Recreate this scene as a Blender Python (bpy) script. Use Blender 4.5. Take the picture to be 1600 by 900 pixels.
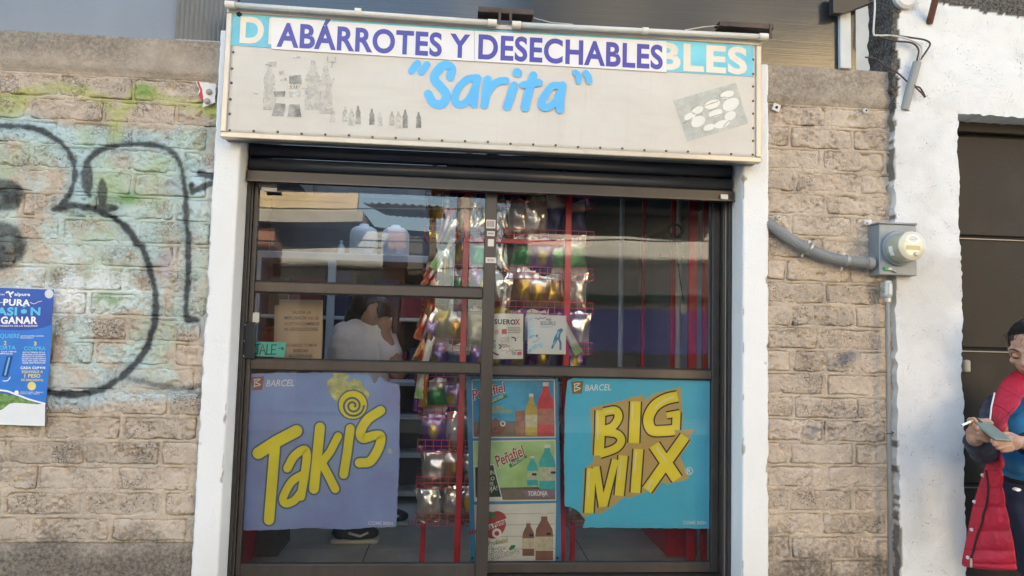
import bpy, bmesh, math, random
import numpy as np
from mathutils import Vector, Matrix, Euler

for o in list(bpy.data.objects): bpy.data.objects.remove(o, do_unlink=True)
SC = bpy.context.scene
COL = SC.collection
R = math.radians

# ------------------------------------------------------------------ camera
FPX, YAW, PIT, ROL = 1080.0, 0.08305, 0.06846, 0.02497
DIST, ZC = 2.82, 1.45
_fw = np.array([math.sin(YAW)*math.cos(PIT), math.cos(YAW)*math.cos(PIT), math.sin(PIT)])
_r0 = np.array([math.cos(YAW), -math.sin(YAW), 0.0]); _u0 = np.cross(_r0, _fw)
_rt = _r0*math.cos(ROL) + _u0*math.sin(ROL); _up = _u0*math.cos(ROL) - _r0*math.sin(ROL)
cam = bpy.data.cameras.new('camera'); cam_o = bpy.data.objects.new('camera', cam); COL.objects.link(cam_o)
cam.sensor_width = 36.0; cam.lens = FPX/1600*36; cam.clip_start = 0.05; cam.clip_end = 3000
M = Matrix(((_rt[0], _up[0], -_fw[0], 0), (_rt[1], _up[1], -_fw[1], -DIST), (_rt[2], _up[2], -_fw[2], ZC), (0, 0, 0, 1)))
cam_o.matrix_world = M
SC.camera = cam_o

# ------------------------------------------------------------------ sky, sun, exposure
SUN_EL, SUN_ROT = R(21), R(14)
W = bpy.data.worlds.new('World'); SC.world = W; W.use_nodes = True
nt = W.node_tree; bg = nt.nodes['Background']
sky = nt.nodes.new('ShaderNodeTexSky'); sky.sky_type = 'NISHITA'; sky.sun_disc = False
sky.sun_elevation = SUN_EL; sky.sun_rotation = SUN_ROT; sky.dust_density = 2.5; sky.air_density = 1.0; sky.ozone_density = 1.0
nt.links.new(sky.outputs[0], bg.inputs[0]); bg.inputs[1].default_value = 0.10
sl = bpy.data.lights.new('sun', 'SUN'); sl.energy = 5.0; sl.angle = R(0.5); sl.color = (1.0, 0.90, 0.74)
so = bpy.data.objects.new('sun', sl); COL.objects.link(so)
so.rotation_euler = (-(math.pi/2 - SUN_EL), 0, -SUN_ROT)
SC.view_settings.view_transform = 'Standard'; SC.view_settings.look = 'None'
SC.view_settings.gamma = 1.0; SC.view_settings.use_curve_mapping = False
SC.view_settings.exposure = 3.15
SC.view_settings.use_white_balance = True; SC.view_settings.white_balance_temperature = 6750; SC.view_settings.white_balance_tint = 6
SC.render.engine = 'CYCLES'
SC.cycles.max_bounces = 8; SC.cycles.transparent_max_bounces = 16

# ------------------------------------------------------------------ helpers
def at(u, v, Y):
    """world point on the plane y = Y that lies at a place measured in the photograph (1600 x 900)"""
    d = _fw*FPX + _rt*(u-800) + _up*(450-v); t = (Y+DIST)/d[1]
    return Vector((d[0]*t, Y, ZC+d[2]*t))
def proj(P):
    q = np.asarray(P, float) - np.array([0, -DIST, ZC])
    dep = q@_fw
    return 800+FPX*(q@_rt)/dep, 450-FPX*(q@_up)/dep

def _hash(ix, iy, s):
    h = (ix.astype(np.int64)*374761393 + iy.astype(np.int64)*668265263 + int(s)*974634777) & 0x7fffffff
    h = ((h ^ (h >> 13))*1274126177) & 0x7fffffff
    h = (h ^ (h >> 16)) & 0xffff
    return h/65535.0
def vnoise(x, y, s=0):
    ix = np.floor(x); iy = np.floor(y); fx = x-ix; fy = y-iy
    fx = fx*fx*(3-2*fx); fy = fy*fy*(3-2*fy)
    a = _hash(ix, iy, s); b = _hash(ix+1, iy, s); c = _hash(ix, iy+1, s); d = _hash(ix+1, iy+1, s)
    return (a*(1-fx)+b*fx)*(1-fy) + (c*(1-fx)+d*fx)*fy
def fbm(x, y, s=0, o=4):
    t = 0; a = .5
    for i in range(o):
        t = t + a*vnoise(x*2**i, y*2**i, s+i*17); a *= .5
    return t/(1-.5**o)
def sstep(a, b, x):
    t = np.clip((x-a)/(b-a), 0, 1); return t*t*(3-2*t)

def put(o, parent=None):
    COL.objects.link(o)
    if parent is not None:
        o.parent = parent
        o.matrix_parent_inverse = Matrix.Translation(-parent.location)
        if parent.parent is not None and parent.type == 'MESH':
            o.matrix_parent_inverse = Matrix.Identity(4)
    return o
def tag(o, label=None, cat=None, group=None, kind=None):
    if label: o['label'] = label
    if cat: o['category'] = cat
    if group: o['group'] = group
    if kind: o['kind'] = kind
    return o
def thing(name, loc, label, cat, group=None):
    o = bpy.data.objects.new(name, None); o.location = loc; o.empty_display_size = .05; COL.objects.link(o)
    return tag(o, label, cat, group)
def mk(name, verts, faces, mat, parent=None, smooth=False, cols=None):
    me = bpy.data.meshes.new(name); me.from_pydata([tuple(v) for v in verts], [], [tuple(f) for f in faces])
    for m in (mat if isinstance(mat, (list, tuple)) else [mat]): me.materials.append(m)
    if smooth: me.polygons.foreach_set('use_smooth', [True]*len(me.polygons))
    if cols is not None:
        a = me.color_attributes.new('paint', 'FLOAT_COLOR', 'POINT'); a.data.foreach_set('color', np.asarray(cols, np.float32).ravel())
    me.update()
    return put(bpy.data.objects.new(name, me), parent)
class MB:
    def __init__(s): s.v = []; s.f = []; s.m = []; s.mi = 0
    def add(s, v, f):
        n = len(s.v); s.v += [tuple(p) for p in v]; s.f += [tuple(i+n for i in q) for q in f]; s.m += [s.mi]*len(f); return s
    def box(s, x0, x1, y0, y1, z0, z1, bev=0.0, seg=1):
        bm = bmesh.new(); bmesh.ops.create_cube(bm, size=1)
        for p in bm.verts: p.co = Vector(((x0+x1)/2+p.co.x*(x1-x0), (y0+y1)/2+p.co.y*(y1-y0), (z0+z1)/2+p.co.z*(z1-z0)))
        if bev: bmesh.ops.bevel(bm, geom=list(bm.edges), offset=bev, segments=seg, affect='EDGES', profile=.5)
        bm.verts.index_update(); s.add([p.co[:] for p in bm.verts], [[q.index for q in f.verts] for f in bm.faces]); bm.free(); return s
    def obox(s, mat4, hx, hy, hz, bev=0.0):
        n = len(s.v); s.box(-hx, hx, -hy, hy, -hz, hz, bev)
        for i in range(n, len(s.v)): s.v[i] = tuple(mat4 @ Vector(s.v[i]))
        return s
    def tube(s, pts, r, n=8, cap=True, closed=False):
        pts = [Vector(p) for p in pts]; N = len(pts); rr = r if hasattr(r, '__len__') else [r]*N
        prev = None; V = []; F = []
        for i, p in enumerate(pts):
            if closed: t = pts[(i+1) % N]-pts[i-1]
            else: t = pts[min(i+1, N-1)]-pts[max(i-1, 0)]
            t.normalize()
            if prev is None: a = t.orthogonal().normalized()
            else:
                a = prev - t*prev.dot(t)
                a = a.normalized() if a.length > 1e-6 else t.orthogonal().normalized()
            prev = a; b = t.cross(a)
            for k in range(n):
                an = 2*math.pi*k/n; V.append(p + (a*math.cos(an)+b*math.sin(an))*rr[i])
        for i in range(N if closed else N-1):
            j = (i+1) % N
            for k in range(n): F.append((i*n+k, i*n+(k+1) % n, j*n+(k+1) % n, j*n+k))
        if cap and not closed: F.append(tuple(range(n-1, -1, -1))); F.append(tuple((N-1)*n+k for k in range(n)))
        return s.add(V, F)
    def lathe(s, prof, c, axis=(0, 0, 1), n=20):
        """prof: list of (radius, distance along axis)"""
        ax = Vector(axis).normalized(); a = ax.orthogonal().normalized(); b = ax.cross(a); c = Vector(c)
        V = []; F = []
        for r, h in prof:
            for k in range(n):
                an = 2*math.pi*k/n; V.append(c+ax*h+(a*math.cos(an)+b*math.sin(an))*r)
        for i in range(len(prof)-1):
            for k in range(n): F.append((i*n+k, i*n+(k+1) % n, (i+1)*n+(k+1) % n, (i+1)*n+k))
        F.append(tuple(range(n-1, -1, -1))); F.append(tuple((len(prof)-1)*n+k for k in range(n)))
        return s.add(V, F)
    def poly(s, pts, y0, y1=None):
        """a flat polygon given as (x, z), with thickness y0 (front) to y1 (back); tessellated"""
        from mathutils.geometry import tessellate_polygon
        P = [Vector((p[0], p[1], 0)) for p in pts]
        tr = tessellate_polygon([P]); n = len(P)
        ar = sum(P[i].x*P[(i+1) % n].y-P[(i+1) % n].x*P[i].y for i in range(n))
        def fix(t, sign):
            a, b, c = (P[i] for i in t); cr = (b-a).cross(c-a).z
            return t if cr*sign > 0 else (t[0], t[2], t[1])
        V = [(p.x, y0, p.y) for p in P]; F = [fix(t, 1) for t in tr]
        if y1 is not None:
            V += [(p.x, y1, p.y) for p in P]; F += [tuple(i+n for i in fix(t, -1)) for t in tr]
            for i in range(n):
                j = (i+1) % n; q = (i, i+n, j+n, j); F.append(q if ar > 0 else q[::-1])
        return s.add(V, F)
    def build(s, name, mat, parent=None, smooth=False):
        o = mk(name, s.v, s.f, mat, parent, smooth)
        if isinstance(mat, (list, tuple)): o.data.polygons.foreach_set('material_index', s.m)
        return o
def autosmooth(o, ang=40):
    me = o.data; bm = bmesh.new(); bm.from_mesh(me)
    for f in bm.faces: f.smooth = True
    for e in bm.edges:
        if len(e.link_faces) == 2 and e.calc_face_angle(0) > R(ang): e.smooth = False
    bm.to_mesh(me); bm.free(); return o
def spline(pts, n=6):
    """Catmull-Rom through points of any dimension"""
    P = [np.array(p, float) for p in pts]; P = [2*P[0]-P[1]]+P+[2*P[-1]-P[-2]]; out = []
    for i in range(1, len(P)-2):
        for k in range(n):
            t = k/n; a, b, c, d = P[i-1], P[i], P[i+1], P[i+2]
            out.append(.5*((2*b)+(-a+c)*t+(2*a-5*b+4*c-d)*t*t+(-a+3*b-3*c+d)*t**3))
    out.append(P[-2]); return out

# ------------------------------------------------------------------ materials (all node based)
MATS = {}
def mat(name, col, rough=.6, metal=0.0, var=.12, scale=8.0, bump=0.0, bscale=60.0, col2=None, spec=.5, trans=0.0, coat=0.0, stretch=None, dirt=0.0, dirtcol=(.08, .07, .055), alpha=None, fade=None):
    if name in MATS: return MATS[name]
    m = bpy.data.materials.new(name); m.use_nodes = True; N = m.node_tree.nodes; L = m.node_tree.links
    b = N['Principled BSDF']; b.inputs['Roughness'].default_value = rough; b.inputs['Metallic'].default_value = metal
    b.inputs['Specular IOR Level'].default_value = spec
    if trans: b.inputs['Transmission Weight'].default_value = trans
    if coat: b.inputs['Coat Weight'].default_value = coat; b.inputs['Coat Roughness'].default_value = .1
    tc = N.new('ShaderNodeTexCoord'); src = tc.outputs['Object']
    if stretch:
        mp = N.new('ShaderNodeMapping'); mp.inputs['Scale'].default_value = stretch; L.new(src, mp.inputs[0]); src = mp.outputs[0]
    n = N.new('ShaderNodeTexNoise'); n.inputs['Scale'].default_value = scale; n.inputs['Detail'].default_value = 6; n.inputs['Roughness'].default_value = .62
    L.new(src, n.inputs['Vector'])
    cr = N.new('ShaderNodeValToRGB'); c = Vector(col)
    c2 = Vector(col2) if col2 else c
    cr.color_ramp.elements[0].position = .3; cr.color_ramp.elements[1].position = .7
    cr.color_ramp.elements[0].color = (*(c*(1-var)), 1); cr.color_ramp.elements[1].color = (*[min(1, q*(1+var)) for q in c2], 1)
    L.new(n.outputs['Fac'], cr.inputs[0]); out = cr.outputs[0]
    if dirt:
        n2 = N.new('ShaderNodeTexNoise'); n2.inputs['Scale'].default_value = scale*.35; n2.inputs['Detail'].default_value = 8; n2.inputs['Roughness'].default_value = .7
        L.new(src, n2.inputs['Vector'])
        r2 = N.new('ShaderNodeMapRange'); r2.inputs[1].default_value = .52; r2.inputs[2].default_value = .78; r2.inputs[3].default_value = 0; r2.inputs[4].default_value = dirt
        L.new(n2.outputs['Fac'], r2.inputs[0])
        mx = N.new('ShaderNodeMix'); mx.data_type = 'RGBA'; mx.inputs[7].default_value = (*dirtcol, 1)
        L.new(r2.outputs[0], mx.inputs[0]); L.new(out, mx.inputs[6]); out = mx.outputs[2]
    L.new(out, b.inputs['Base Color'])
    rr = N.new('ShaderNodeMapRange'); rr.inputs[3].default_value = max(0.02, rough-.08); rr.inputs[4].default_value = min(1, rough+.08)
    L.new(n.outputs['Fac'], rr.inputs[0]); L.new(rr.outputs[0], b.inputs['Roughness'])
    if bump:
        nb = N.new('ShaderNodeTexNoise'); nb.inputs['Scale'].default_value = bscale; nb.inputs['Detail'].default_value = 5
        L.new(src, nb.inputs['Vector'])
        bp = N.new('ShaderNodeBump'); bp.inputs['Strength'].default_value = 1.0; bp.inputs['Distance'].default_value = bump
        L.new(nb.outputs['Fac'], bp.inputs['Height']); L.new(bp.outputs[0], b.inputs['Normal'])
    if fade:      # worn print: ink left only in patches, the ground shows through
        nf = N.new('ShaderNodeTexNoise'); nf.inputs['Scale'].default_value = 26; nf.inputs['Detail'].default_value = 5; nf.inputs['Roughness'].default_value = .7; L.new(tc.outputs['Object'], nf.inputs['Vector'])
        rf = N.new('ShaderNodeMapRange'); rf.inputs[1].default_value = .34; rf.inputs[2].default_value = .66; rf.inputs[3].default_value = fade[0]; rf.inputs[4].default_value = fade[1]; L.new(nf.outputs['Fac'], rf.inputs[0])
        tr_ = N.new('ShaderNodeBsdfTransparent'); mf = N.new('ShaderNodeMixShader'); L.new(rf.outputs[0], mf.inputs[0]); L.new(tr_.outputs[0], mf.inputs[1]); L.new(b.outputs[0], mf.inputs[2]); L.new(mf.outputs[0], N['Material Output'].inputs[0])
    MATS[name] = m; return m

def concrete_mat(name, c_lo, c_hi, pore=.5, bump=.004, through=1.0, agg=.8, crk=1.0):
    """porous concrete that carries a layer of spray paint or lime wash (vertex attribute 'paint')"""
    m = bpy.data.materials.new(name); m.use_nodes = True; N = m.node_tree.nodes; L = m.node_tree.links
    b = N['Principled BSDF']; b.inputs['Roughness'].default_value = .93; b.inputs['Specular IOR Level'].default_value = .2
    tc = N.new('ShaderNodeTexCoord'); src = tc.outputs['Object']
    def noise(sc, det=6, ro=.6):
        n = N.new('ShaderNodeTexNoise'); n.inputs['Scale'].default_value = sc; n.inputs['Detail'].default_value = det; n.inputs['Roughness'].default_value = ro
        L.new(src, n.inputs['Vector']); return n.outputs['Fac']
    def rng(x, a, bb, lo, hi):
        r = N.new('ShaderNodeMapRange'); r.inputs[1].default_value = a; r.inputs[2].default_value = bb; r.inputs[3].default_value = lo; r.inputs[4].default_value = hi
        L.new(x, r.inputs[0]); return r.outputs[0]
    def mix(f, a, c):
        x = N.new('ShaderNodeMix'); x.data_type = 'RGBA'; L.new(f, x.inputs[0])
        for k, q in ((6, a), (7, c)):
            if isinstance(q, tuple): x.inputs[k].default_value = (*q, 1)
            else: L.new(q, x.inputs[k])
        return x.outputs[2]
    big = noise(3.1, 5); fine = noise(45, 8, .7); mid = noise(14, 5)
    col = mix(rng(big, .33, .67, 0, 1), c_lo, c_hi)
    col = mix(rng(mid, .45, .75, 0, .55), col, tuple(q*.72 for q in c_lo))
    col = mix(rng(fine, .5, .8, 0, .5), col, tuple(min(1, q*1.35) for q in c_hi))
    vo = N.new('ShaderNodeTexVoronoi'); vo.inputs['Scale'].default_value = 85; L.new(src, vo.inputs['Vector'])
    pz = N.new('ShaderNodeMath'); pz.operation = 'MULTIPLY'
    L.new(rng(vo.outputs['Distance'], .12, .3, 1, 0), pz.inputs[0]); L.new(rng(noise(11, 4), .45, .62, 0, pore), pz.inputs[1])
    col = mix(pz.outputs[0], col, tuple(q*.3 for q in c_lo))
    wv = N.new('ShaderNodeVectorMath'); wv.operation = 'MULTIPLY_ADD'; wn = N.new('ShaderNodeTexNoise'); wn.inputs['Scale'].default_value = 30; L.new(src, wn.inputs['Vector'])
    L.new(wn.outputs['Color'], wv.inputs[0]); wv.inputs[1].default_value = (.035, .035, .035); L.new(src, wv.inputs[2])
    ce = N.new('ShaderNodeTexVoronoi'); ce.feature = 'DISTANCE_TO_EDGE'; ce.inputs['Scale'].default_value = 68; L.new(wv.outputs[0], ce.inputs['Vector'])
    ck = N.new('ShaderNodeMath'); ck.operation = 'MULTIPLY'; L.new(rng(ce.outputs['Distance'], .01, .075, .75*crk, 0), ck.inputs[0]); L.new(rng(noise(6.5, 4), .50, .60, 0, pore), ck.inputs[1])
    v2 = N.new('ShaderNodeTexVoronoi'); v2.inputs['Scale'].default_value = 190; L.new(src, v2.inputs['Vector'])
    p2 = N.new('ShaderNodeMath'); p2.operation = 'MULTIPLY'; L.new(rng(v2.outputs['Distance'], .10, .32, 1, 0), p2.inputs[0]); L.new(rng(noise(19, 3), .40, .60, 0, pore), p2.inputs[1])
    pm = N.new('ShaderNodeMath'); pm.operation = 'MAXIMUM'; L.new(ck.outputs[0], pm.inputs[0]); L.new(p2.outputs[0], pm.inputs[1])
    pa = N.new('ShaderNodeMath'); pa.operation = 'MAXIMUM'; L.new(pm.outputs[0], pa.inputs[0]); L.new(pz.outputs[0], pa.inputs[1])
    col = mix(pm.outputs[0], col, tuple(q*.34 for q in c_lo))
    at_ = N.new('ShaderNodeAttribute'); at_.attribute_name = 'paint'
    sp = N.new('ShaderNodeMath'); sp.operation = 'SUBTRACT'
    k = N.new('ShaderNodeMath'); k.operation = 'MULTIPLY'; L.new(at_.outputs['Alpha'], k.inputs[0]); k.inputs[1].default_value = 1.55
    L.new(k.outputs[0], sp.inputs[0]); 
    so_ = N.new('ShaderNodeMath'); so_.operation = 'MAXIMUM'; L.new(rng(noise(70, 6, .7), .35, .75, 0, .8), so_.inputs[0]); pq = N.new('ShaderNodeMath'); pq.operation = 'MULTIPLY'; L.new(pa.outputs[0], pq.inputs[0]); pq.inputs[1].default_value = through; L.new(pq.outputs[0], so_.inputs[1])
    L.new(so_.outputs[0], sp.inputs[1]); sp.use_clamp = True
    col = mix(sp.outputs[0], col, at_.outputs['Color'])
    L.new(col, b.inputs['Base Color'])
    bp = N.new('ShaderNodeBump'); bp.inputs['Distance'].default_value = bump; bp.inputs['Strength'].default_value = 1
    vb = N.new('ShaderNodeTexVoronoi'); vb.inputs['Scale'].default_value = 75; L.new(src, vb.inputs['Vector'])
    ag = N.new('ShaderNodeMath'); ag.operation = 'MULTIPLY'; L.new(rng(vb.outputs['Distance'], 0, .6, agg, 0), ag.inputs[0]); L.new(rng(noise(7, 4), .42, .6, 0, 1), ag.inputs[1])
    nb = N.new('ShaderNodeMath'); nb.operation = 'ADD'; L.new(noise(95, 8, .7), nb.inputs[0]); L.new(ag.outputs[0], nb.inputs[1])
    hs = N.new('ShaderNodeMath'); hs.operation = 'SUBTRACT'; L.new(nb.outputs[0], hs.inputs[0]); L.new(pz.outputs[0], hs.inputs[1])
    h2 = N.new('ShaderNodeMath'); h2.operation = 'SUBTRACT'; L.new(hs.outputs[0], h2.inputs[0]); L.new(pm.outputs[0], h2.inputs[1]); L.new(h2.outputs[0], bp.inputs['Height']); L.new(bp.outputs[0], b.inputs['Normal'])
    return m

def glass_mat(name, ior, tint):
    m = bpy.data.materials.new(name); m.use_nodes = True; N = m.node_tree.nodes; L = m.node_tree.links
    N.remove(N['Principled BSDF']); o = N['Material Output']
    t = N.new('ShaderNodeBsdfTransparent'); t.inputs[0].default_value = (*tint, 1)
    if ior:
        g = N.new('ShaderNodeBsdfGlossy'); g.inputs['Roughness'].default_value = 0.0; g.inputs[0].default_value = (1, 1, 1, 1)
        f = N.new('ShaderNodeFresnel'); f.inputs[0].default_value = ior
        tc = N.new('ShaderNodeTexCoord'); n = N.new('ShaderNodeTexNoise'); n.inputs['Scale'].default_value = 2.2; n.inputs['Detail'].default_value = 1
        L.new(tc.outputs['Object'], n.inputs['Vector'])
        bp = N.new('ShaderNodeBump'); bp.inputs['Distance'].default_value = .0012; L.new(n.outputs['Fac'], bp.inputs['Height']); L.new(bp.outputs[0], g.inputs['Normal'])
        mx = N.new('ShaderNodeMixShader'); L.new(f.outputs[0], mx.inputs[0]); L.new(t.outputs[0], mx.inputs[1]); L.new(g.outputs[0], mx.inputs[2]); L.new(mx.outputs[0], o.inputs[0])
    else: L.new(t.outputs[0], o.inputs[0])
    return m

# ------------------------------------------------------------------ print helpers: flat lettering and strokes at a real plane
_fontcache = {}
def text_mesh(s, bold=0.0, shear=0.0, res=3):
    key = (s, bold, shear)
    if key in _fontcache: return _fontcache[key]
    cu = bpy.data.curves.new('t', 'FONT'); cu.body = s; cu.size = 1; cu.offset = bold; cu.shear = shear; cu.resolution_u = res; cu.space_character = 1+bold*2.2
    o = bpy.data.objects.new('t', cu); COL.objects.link(o)
    me = o.to_mesh()
    V = np.array([v.co[:] for v in me.vertices]) if len(me.vertices) else np.zeros((0, 3)); F = [tuple(p.vertices) for p in me.polygons]
    o.to_mesh_clear(); bpy.data.objects.remove(o); bpy.data.curves.remove(cu)
    _fontcache[key] = (V, F); return V, F
def text(s, p0, p1, h, Y, m, parent, bold=.015, name='lettering', shear=0.0, res=4, mb=None, base=0.0):
    """text with its left end at pixel p0, right end at p1 (baseline), letter height h pixels, on plane y = Y"""
    V, F = text_mesh(s, bold, shear, res)
    if not len(V): return None
    A = at(*p0, Y); B = at(*p1, Y); ex = B-A; ey = at(p0[0], p0[1]-h, Y)-A
    ey = Vector((0, 0, ey.length)) if abs(ex.z) < .25*ex.length else ey
    if abs(ex.z) >= 0.02*ex.length: ey = Vector((-ex.z, 0, ex.x)).normalized()*ey.length
    x0, x1 = V[:, 0].min(), V[:, 0].max(); ch = .70
    P = [A + ex*((v[0]-x0)/(x1-x0)) + ey*(v[1]/ch) for v in V]
    if mb is not None: mb.add(P, F); return None
    return mk(name, P, F, m, parent)
def ribbon(pts, w, Y, mb, round_ends=True, px=True, n=7):
    """a brush stroke: polyline of (u, v[, halfwidth]) in photograph pixels with half width w"""
    P = [np.array(p[:2], float) for p in pts]; ws = [p[2] if len(p) > 2 else w for p in pts]
    N = len(P); L_ = []; R_ = []
    for i in range(N):
        a = P[i]-P[i-1] if i else P[1]-P[0]; b = P[i+1]-P[i] if i < N-1 else P[-1]-P[-2]
        a = a/(np.linalg.norm(a)+1e-9); b = b/(np.linalg.norm(b)+1e-9); t = a+b; t = t/(np.linalg.norm(t)+1e-9)
        nn = np.array([-t[1], t[0]]); k = 1/max(.6, abs(nn@np.array([-a[1], a[0]])))
        L_.append(P[i]+nn*ws[i]*k); R_.append(P[i]-nn*ws[i]*k)
    V = []; F = []
    for i in range(N): V += [L_[i], R_[i]]
    for i in range(N-1): F.append((2*i, 2*i+1, 2*i+3, 2*i+2))
    if round_ends:
        for (c, d, w_, i0) in ((P[0], P[0]-P[1], ws[0], (0, 1)), (P[-1], P[-1]-P[-2], ws[-1], (2*N-1, 2*N-2))):
            d = d/np.linalg.norm(d); a0 = math.atan2(d[1], d[0]); k0 = len(V); ring = []
            for k in range(1, n): an = a0-math.pi/2+math.pi*k/n; V.append(c+w_*np.array([math.cos(an), math.sin(an)])); ring.append(k0+k-1)
            q = V[i0[0]]; e = V[i0[1]]
            first = c+w_*np.array([math.cos(a0-math.pi/2), math.sin(a0-math.pi/2)])
            if np.linalg.norm(first-q) < np.linalg.norm(first-e): F.append((i0[0], *ring, i0[1]))
            else: F.append((i0[1], *ring, i0[0]))
    W3 = [at(p[0], p[1], Y) for p in V]; FF = []
    for f in F:
        a, b, c = W3[f[0]], W3[f[1]], W3[f[2]]
        FF.append(f if (b-a).cross(c-a).y < 0 else f[::-1])
    mb.add(W3, FF); return mb
def pxpoly(pts, Y, m, parent, name, th=None):
    """flat printed area whose outline is given in photograph pixels"""
    mb = MB(); mb.poly([(q.x, q.z) for q in (at(p[0], p[1], Y) for p in pts)], Y, None if th is None else Y+th)
    return mb.build(name, m, parent)
# ================================================================== THE SETTING
M_ASPH = mat('asphalt', (.055, .054, .052), .9, var=.3, scale=30, bump=.004, bscale=140)
M_PAVE = mat('pavement_concrete', (.30, .285, .26), .9, var=.2, scale=6, bump=.002, bscale=90, dirt=.6)
g = MB(); g.box(-400, 400, -400, 400, -.6, -.12); tag(g.build('street', M_ASPH), kind='structure')
pv = MB(); pv.box(-12, 12, -1.15, .3, -.2, 0, .015); PAV = tag(pv.build('pavement', M_PAVE), kind='structure')
pv = MB(); pv.box(-14, 14, -9.2, -8.0, -.2, 0, .015); tag(pv.build('far_pavement', M_PAVE), kind='structure')

# ------------------------------------------------------------------ graffiti as a layer of paint on the left wall (place measured in photograph pixels)
def pdist(u, v, line):
    d = np.full(u.shape, 1e9)
    for (a, b) in zip(line[:-1], line[1:]):
        ax, ay = a[0], a[1]; bx, by = b[0]-ax, b[1]-ay; L2 = bx*bx+by*by+1e-9
        t = np.clip(((u-ax)*bx+(v-ay)*by)/L2, 0, 1); d = np.minimum(d, np.hypot(u-ax-t*bx, v-ay-t*by))
    return d
G_A = spline([(-40, 200), (0, 197), (50, 200), (85, 215), (107, 237), (117, 265), (112, 295), (98, 320)], 5)
G_B = spline([(85, 327), (120, 322), (155, 330), (185, 345), (210, 372), (228, 400), (237, 430), (243, 461), (241, 503), (230, 540), (209, 571), (178, 597), (146, 612), (104, 616), (70, 612), (20, 600), (-40, 585)], 5)
G_C = spline([(139, 305), (131, 285), (133, 262), (145, 243), (165, 232), (200, 225), (240, 227), (265, 235), (281, 255), (288, 290), (291, 340), (295, 400), (293, 450), (291, 495), (306, 499)], 5)
G_D = spline([(195, 588), (222, 596), (250, 602), (292, 608), (316, 602)], 5)
G_Y = [spline([(-30, 165), (0, 158), (40, 146), (95, 137), (130, 143), (165, 160), (180, 185), (181, 215)], 5), spline([(180, 184), (205, 158), (222, 143), (260, 156), (300, 164), (340, 176)], 5), [(40, 150), (20, 175), (0, 172)]]
def graffiti(P):
    u, v = proj(P); n = len(u); x = P[:, 0]; z = P[:, 2]
    col = np.zeros((n, 4))
    def over(rgb, a):
        a = np.clip(a, 0, 1)[:, None]; ia = col[:, 3:4]; oa = a+ia*(1-a)
        col[:, :3] = np.where(oa > 1e-5, (np.array(rgb)[None]*a+col[:, :3]*ia*(1-a))/np.maximum(oa, 1e-5), np.array(rgb)[None]); col[:, 3:4] = oa
    jit = (fbm(x*40, z*40, 3, 3)-.5)*7
    clo = fbm(x*6, z*6, 9, 4); clo2 = fbm(x*9+7, z*9, 21, 4); clo3 = fbm(x*5+3, z*5, 33, 4)
    dA, dB, dC, dD = (pdist(u, v, L)+jit for L in (G_A, G_B, G_C, G_D))
    inside = (sstep(185, 215, v)*(1-sstep(560, 625, v))*(1-sstep(318, 345, u)))
    over((.44, .50, .40), inside*sstep(.35, .75, clo)*.75)
    over((.50, .60, .57), inside*sstep(.38, .72, clo2)*.9)
    over((.36, .46, .24), inside*sstep(.55, .8, clo3)*.6)
    over((.45, .42, .52), inside*sstep(.62, .8, fbm(x*7+1, z*7, 51, 4))*.4)
    over((.75, .77, .76), np.exp(-(((u-120)/90)**2+((v-450)/45)**2))*sstep(.25, .6, clo2)*1.1)
    over((.75, .77, .74), np.exp(-(((u-60)/60)**2+((v-540)/40)**2))*sstep(.35, .7, clo)*.7)
    edge = np.minimum(np.minimum(dA, dC), np.where(v < 340, dB, np.where(v > 560, dB, dB+14)))
    up_ = np.clip((260-v)/80, .25, 1)
    over((.46, .63, .70), sstep(34, 8, edge)*(1-.5*clo)*np.where(u < 330, 1, 0)*np.clip(up_+.2, 0, 1)*.95)
    over((.50, .66, .73), np.exp(-(((u-309)/18)**2+((v-285)/20)**2))*1.1)
    over((.48, .64, .70), np.exp(-(((u-125)/14)**2+((v-290)/45)**2))*.9)
    over((.50, .62, .66), np.exp(-(((v-625-(u-150)*-.06)/11)**2))*sstep(20, 60, u)*(1-sstep(300, 330, u))*.6)
    dy = np.minimum.reduce([pdist(u, v, L) for L in G_Y])+jit
    over((.42, .46, .13), sstep(22, 2, dy)*(.35+.75*clo2)*.75)
    over((.20, .33, .10), np.exp(-(((u-225)/16)**2+((v-142)/12)**2))*.8)
    over((.20, .36, .14), np.exp(-(((u-200)/18)**2+((v-310)/10)**2))*sstep(.4, .6, clo)*1.0)
    over((.22, .36, .16), np.exp(-(((u-165)/30)**2+((v-470)/14)**2))*sstep(.4, .6, clo)*.9)
    blk = np.maximum.reduce([sstep(6.5, 2.5, dA)*.95, sstep(8, 3, dB), sstep(6.8, 2.5, dC)*.95, sstep(7, 2, dD)*.6])
    fuzz = np.maximum.reduce([np.exp(-(np.maximum(d, 0)/10)**2)*.25 for d in (dA, dB, dC, dD)])
    for (cu, cv, ru, rv) in ((8, 305, 32, 26), (0, 384, 41, 38), (137, 278, 9, 26), (160, 302, 8, 24), (165, 325, 20, 7)):
        blk = np.maximum(blk, (.62+.5*fbm(x*30, z*30, 77, 3))*sstep(1.12, .85, np.hypot((u-cu)/ru, (v-cv)/rv)+jit/40))
    for L in ([(301, 299), (314, 293), (329, 287)], [(312, 270), (322, 274), (334, 277)], [(301, 300), (299, 289)]):
        blk = np.maximum(blk, sstep(7, 3, pdist(u, v, L)+jit*.6))
    over((.042, .042, .045), np.maximum(blk*.95, fuzz)*(.80+.32*clo))
    # street dirt toward the ground, darker brown toward the top
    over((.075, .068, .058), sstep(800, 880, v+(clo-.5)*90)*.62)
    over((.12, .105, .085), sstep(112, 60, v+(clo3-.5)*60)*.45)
    return col
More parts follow.
